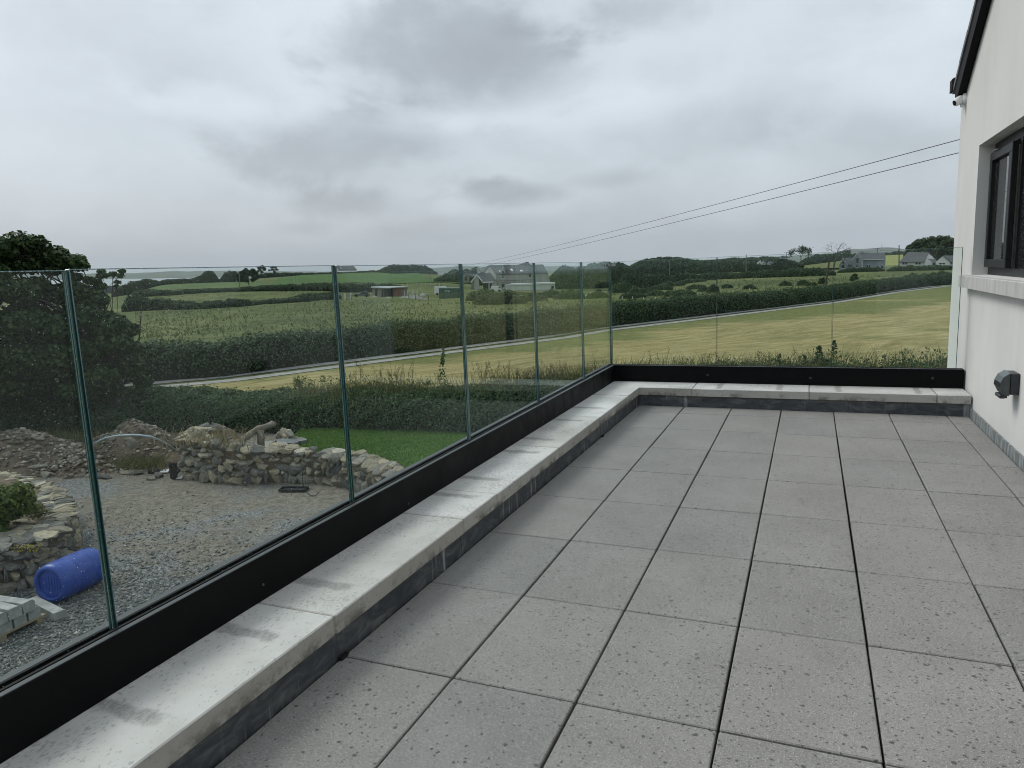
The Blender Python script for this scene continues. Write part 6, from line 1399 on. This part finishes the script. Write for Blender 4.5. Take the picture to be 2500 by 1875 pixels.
# cottages on the right
Z5 = lambda x, y: (1900 + 0.1989 * x, 560 + 0.1989 * y)
b = Site('blue_grey_cottage', 'blue grey cottage with two white edged gables across the pasture', 'cottage', *Z5(1000, 490), 255)
b.prism('wall', M_BLUEW, [Z5(1030, 492), Z5(1315, 492), Z5(1315, 368), Z5(1030, 372)], .8, 6)
b.prism('gable_wall', M_BLUEW, [Z5(908, 495), Z5(1030, 495), Z5(1030, 372), Z5(970, 294), Z5(908, 376)], 0, 6)
b.prism('gable_wall', M_BLUEW, [Z5(750, 500), Z5(853, 500), Z5(853, 436), Z5(796, 352), Z5(748, 430)], -1.0, 4)
b.prism('link_wall', M_BLUEW, [Z5(853, 500), Z5(908, 500), Z5(908, 420), Z5(853, 430)], .6, 3)
b.sheet('roof', M_SLT, [(*Z5(1034, 372), .5), (*Z5(1320, 368), .5), (*Z5(1310, 284), 3.6), (*Z5(972, 288), 3.6)], .2); b.sheet('roof', M_SLT, [(*Z5(853, 436), .3), (*Z5(910, 436), .3), (*Z5(965, 345), 2.6), (*Z5(800, 350), 2.6)], .2)
def bargeb(x0, y0, x1, y1, k_, t=5): b.prism('bargeboard', M_TRIM, [Z5(x0, y0 + t), Z5(x1, y1 + t * 1.6), Z5(x1, y1 - t * .3), Z5(x0, y0 - t * .4)], k_, .15)
bargeb(902, 378, 970, 290, -.2); bargeb(1036, 376, 970, 290, -.2); bargeb(742, 436, 796, 348, -1.2); bargeb(857, 440, 796, 348, -1.2)
b.prism('corner_trim', M_TRIM, [Z5(1026, 492), Z5(1034, 492), Z5(1034, 376), Z5(1026, 376)], -.08, .2); b.prism('gutter', M_TRIM, [Z5(1034, 377), Z5(1318, 373), Z5(1318, 367), Z5(1034, 371)], .3, .2)
for q in ((956, 350, 970, 414, 0), (972, 350, 986, 414, 0), (958, 438, 978, 468, 0), (1084, 434, 1126, 476, .8), (780, 434, 812, 480, -1.0)): a_, c_ = Z5(q[0], q[1]), Z5(q[2], q[3]); b.window(a_[0], a_[1], c_[0], c_[1], q[4])
b.prism('window', M_DARKW, [Z5(784, 420), Z5(808, 420), Z5(806, 406), Z5(796, 400), Z5(786, 406)], -1.05, .04)
for x in (1090, 1225): b.sheet('skylight', M_RUST, [(*Z5(x, 364), .9), (*Z5(x + 28, 364), .9), (*Z5(x + 5, 334), 2.0), (*Z5(x - 20, 334), 2.0)], .25)
ck = b.prism('chimney', M_BLUEW, [Z5(1020, 290), Z5(1046, 290), Z5(1046, 268), Z5(1020, 268)], 3.2, .8)
car('silver car parked before the blue grey cottage wall', *[Z5(1208, 0)[0], Z5(1292, 0)[0]], Z5(0, 430)[1], Z5(0, 470)[1], 248, M_CARS)
n_ = Site('white_bungalow', 'white bungalow with steep grey slate roof below the round tree', 'bungalow', *Z5(1700, 470), 262)
n_.prism('wall', M_WHITE, [Z5(1492, 475), Z5(1795, 475), Z5(1795, 392), Z5(1492, 396)], 0, 7); n_.prism('gable_wall', M_WHITE, [Z5(1790, 475), Z5(1945, 475), Z5(1945, 388), Z5(1856, 296), Z5(1790, 392)], 1.5, 5)
n_.sheet('roof', M_SLT, [(*Z5(1484, 400), -.5), (*Z5(1795, 394), -.5), (*Z5(1852, 282), 4), (*Z5(1592, 276), 4)], .2); pr = n_.prism('porch_wall', M_WHITE, [Z5(1797, 475), Z5(1892, 475), Z5(1892, 405), Z5(1825, 360), Z5(1797, 400)], -.6, 2.2)
n_.sheet('porch_roof', M_SLT, [(*Z5(1885, 410), -.8), (*Z5(1948, 405), -.2), (*Z5(1930, 362), 1.2), (*Z5(1822, 362), 1.2)], .15); n_.prism('door', M_DARKW, [Z5(1896, 475), Z5(1922, 475), Z5(1922, 408), Z5(1896, 408)], 1.3, .1)
for q in ((1524, 400, 1586, 438, 0), (1684, 400, 1748, 438, 0)): a_, c_ = Z5(q[0], q[1]), Z5(q[2], q[3]); n_.window(a_[0], a_[1], c_[0], c_[1], q[4])
n_.prism('attic_vent', M_DARKW, [Z5(1860, 318), Z5(1870, 318), Z5(1870, 308), Z5(1860, 308)], 1.42, .05)
e_ = Site('white_bungalow', 'smaller white gabled bungalow partly hidden by the house corner', 'bungalow', *Z5(2030, 470), 258)
e_.prism('gable_wall', M_WHITE, [Z5(1935, 470), Z5(2112, 470), Z5(2112, 398), Z5(2024, 326), Z5(1935, 400)], 0, 6); e_.prism('wall', M_WHITE, [Z5(2112, 470), Z5(2300, 470), Z5(2300, 396), Z5(2112, 400)], .6, 5)
e_.sheet('roof', M_SLT, [(*Z5(2118, 402), .2), (*Z5(2310, 398), .2), (*Z5(2300, 318), 3), (*Z5(2026, 320), 3)], .2); e_.sheet('roof', M_SLT, [(*Z5(2120, 402), -.3), (*Z5(2024, 320), -.3), (*Z5(2040, 322), 6), (*Z5(2134, 400), 6)], .2)
a_, c_ = Z5(1976, 404), Z5(2046, 438); e_.window(a_[0], a_[1], c_[0], c_[1], 0); a_, c_ = Z5(2116, 404), Z5(2136, 430); e_.window(a_[0], a_[1], c_[0], c_[1], .6)
# far small houses among the trees
def tiny(label, x0, xa, x1, ya, ye, yb, xr, d, m=M_WHITE):
    t = Site('far_house', label, 'house', x0, yb, d); t.prism('gable_wall', m, [(x0, yb), (x1, yb), (x1, ye), (xa, ya), (x0, ye)], 0, 7)
    t.sheet('roof', M_SLT, [(x1, ye, -.3), (xr, ye, .5), (xr - (x1 - xa), ya, 3.5), (xa, ya, -.3)], .25)
    t.prism('window', M_DARKW, [((x0 + x1) / 2 - (x1 - x0) * .14, yb - (yb - ye) * .35), ((x0 + x1) / 2 + (x1 - x0) * .14, yb - (yb - ye) * .35), ((x0 + x1) / 2 + (x1 - x0) * .14, ye), ((x0 + x1) / 2 - (x1 - x0) * .14, ye)], -.1, .06)
tiny('leftmost small white gable of the far houses among the trees', 1848, 1857, 1861, 635, 642, 645, 1860.5, 300); tiny('middle small white gable of the far houses among the trees', 1858, 1863.5, 1870, 636, 643, 646, 1872, 296)
tiny('right small white gable of the far houses among the trees', 1873, 1877.5, 1882, 638, 643, 646, 1888, 298)
tiny('pale farm building half hidden in the wooded bank', 1392, 1404, 1416, 660, 667, 684, 1440, 268, M_BLOCK); tiny('low grey roofed house left of the half built house', 1128, 1136, 1146, 668, 675, 690, 1170, 300, M_BEIGE)
tiny('pale roofed farm shed on the wooded skyline', 1903, 1909, 1916, 624, 628, 632, 1926, 322, M_RUST)

# ------------------------------------------------------------------ poles and overhead cables
def pole(label, px, pt, pb, d, arm=False, px2=None, m=M_BARK, name='utility_pole', r_=.13):
    b_ = atd(px2 or px, pb, d); t_ = atd(px, pt, d) - b_; e = empty(name, b_, 0, label, 'pole')
    MB().tube([tuple(np.array([0, 0, -.6])), tuple(t_ * .5), tuple(t_)], [r_ * 1.15, r_, r_ * .8], 8).build('shaft', m, e)
    if arm:
        a = math.atan2(b_[0] - CX, b_[1] - CY); rr = np.array([math.cos(a), -math.sin(a), 0]); q = t_ * .965; MB().tube([tuple(q - rr * 1.0), tuple(q + rr * 1.0)], .07, 4).build('crossarm', m, e)
        for s in (-.9, 0, .9): MB().tube([tuple(q + rr * s), tuple(q + rr * s + [0, 0, .28])], [.05, .035], 6).build('insulator', M_POSTD, e)
    return b_ + t_
M_POLE = mat('grey weathered pole', color=(0.16, 0.155, 0.14), rough=0.9)
ptop = pole('wooden pole carrying the two cables behind the bright green field', 1052, 657, 692, 330, m=M_POLE)
pole('pale wooden pole in the pale field beside the round bush', 584.6, 669, 700, 200, m=M_POLE, r_=.10); pole('pale pole left of the middle glass joint', 1635.2, 634, 667, 250, m=M_POLE, r_=.11); pole('thin pole just right of the pale one near the trees', 1660.5, 634, 655, 320, m=M_POLE)
pole('grey pole rising above the glass right of the middle joint', 1821.7, 621, 663, 215, m=M_POLE, r_=.12); pole('pole with a crossarm above the wooded skyline', 1920.8, 616, 648, 300, True)
pole('dark pole by the yellow green field between the cottages', 2195, 598, 652, 250, m=M_BARK, r_=.15); pole('small crossarm pole in front of the hazy hill', 2142, 606, 618, 420, True)
pole('dark leaning pole rising from the track hedge', 2026, 630, 712, 118, px2=2012, r_=.14)
near = [atd(2720, 215, 30), atd(2720, 251, 30)]
npb = near[0].copy(); npo = empty('utility_pole', (npb[0], npb[1], ZG), 0, 'near wooden pole hidden behind the white house', 'pole')
MB().tube([(0, 0, -.5), (0, 0, npb[2] - ZG + .3)], [.17, .12], 10).build('shaft', M_BARK, npo)
for i, (x, y, lab) in enumerate(((2345, 340, 'upper of the two overhead cables sloping down from the white house'), (2345, 372, 'lower of the two overhead cables sloping down from the white house'))):
    a = atd(x, y, 34); b_ = ptop + np.array([0, 0, -0.1 - 0.9 * i]); u = (a - b_) / np.linalg.norm(a - b_); t0 = near[i] ; pts = []
    for t in np.linspace(0, 1, 40): q = b_ * (1 - t) + a * t; q = q - np.array([0, 0, 1.0]) * 4 * t * (1 - t) * 1.3; pts.append(tuple(q))
    end = a + u * 9.0 + np.array([0, 0, .25]); pts.append(tuple(end))
    tag(MB().tube(pts, [.015 if j > 20 else .02 for j in range(len(pts))], 5).build('overhead_cable', M_RUBBER), lab, 'cable')
q = [ptop + np.array([0, 0, -.3])] + [atd(*z) for z in ((993, 683, 300), (920, 694, 262))]
tag(MB().tube([tuple(z) for z in q], .025, 4).build('overhead_cable', M_RUBBER), 'dark cable dropping left from the pole across the bright green field', 'cable')
# ------------------------------------------------------------------ the air
def _haze(g, b, o):
    vol = g.n('VolumePrincipled', {'Color': (0.80, 0.86, 0.92, 1), 'Density': 0.00009, 'Anisotropy': 0.0})
    g.t.nodes.remove(b); g.L.new(vol.outputs[0], o.inputs['Volume'])
M_HAZE = mat('thin haze', _haze)
tag(MB().box((-12000, -12000, -75), (12000, 12000, 420)).build('haze', M_HAZE), 'thin pale haze over the distant hills', 'haze', kind='stuff')
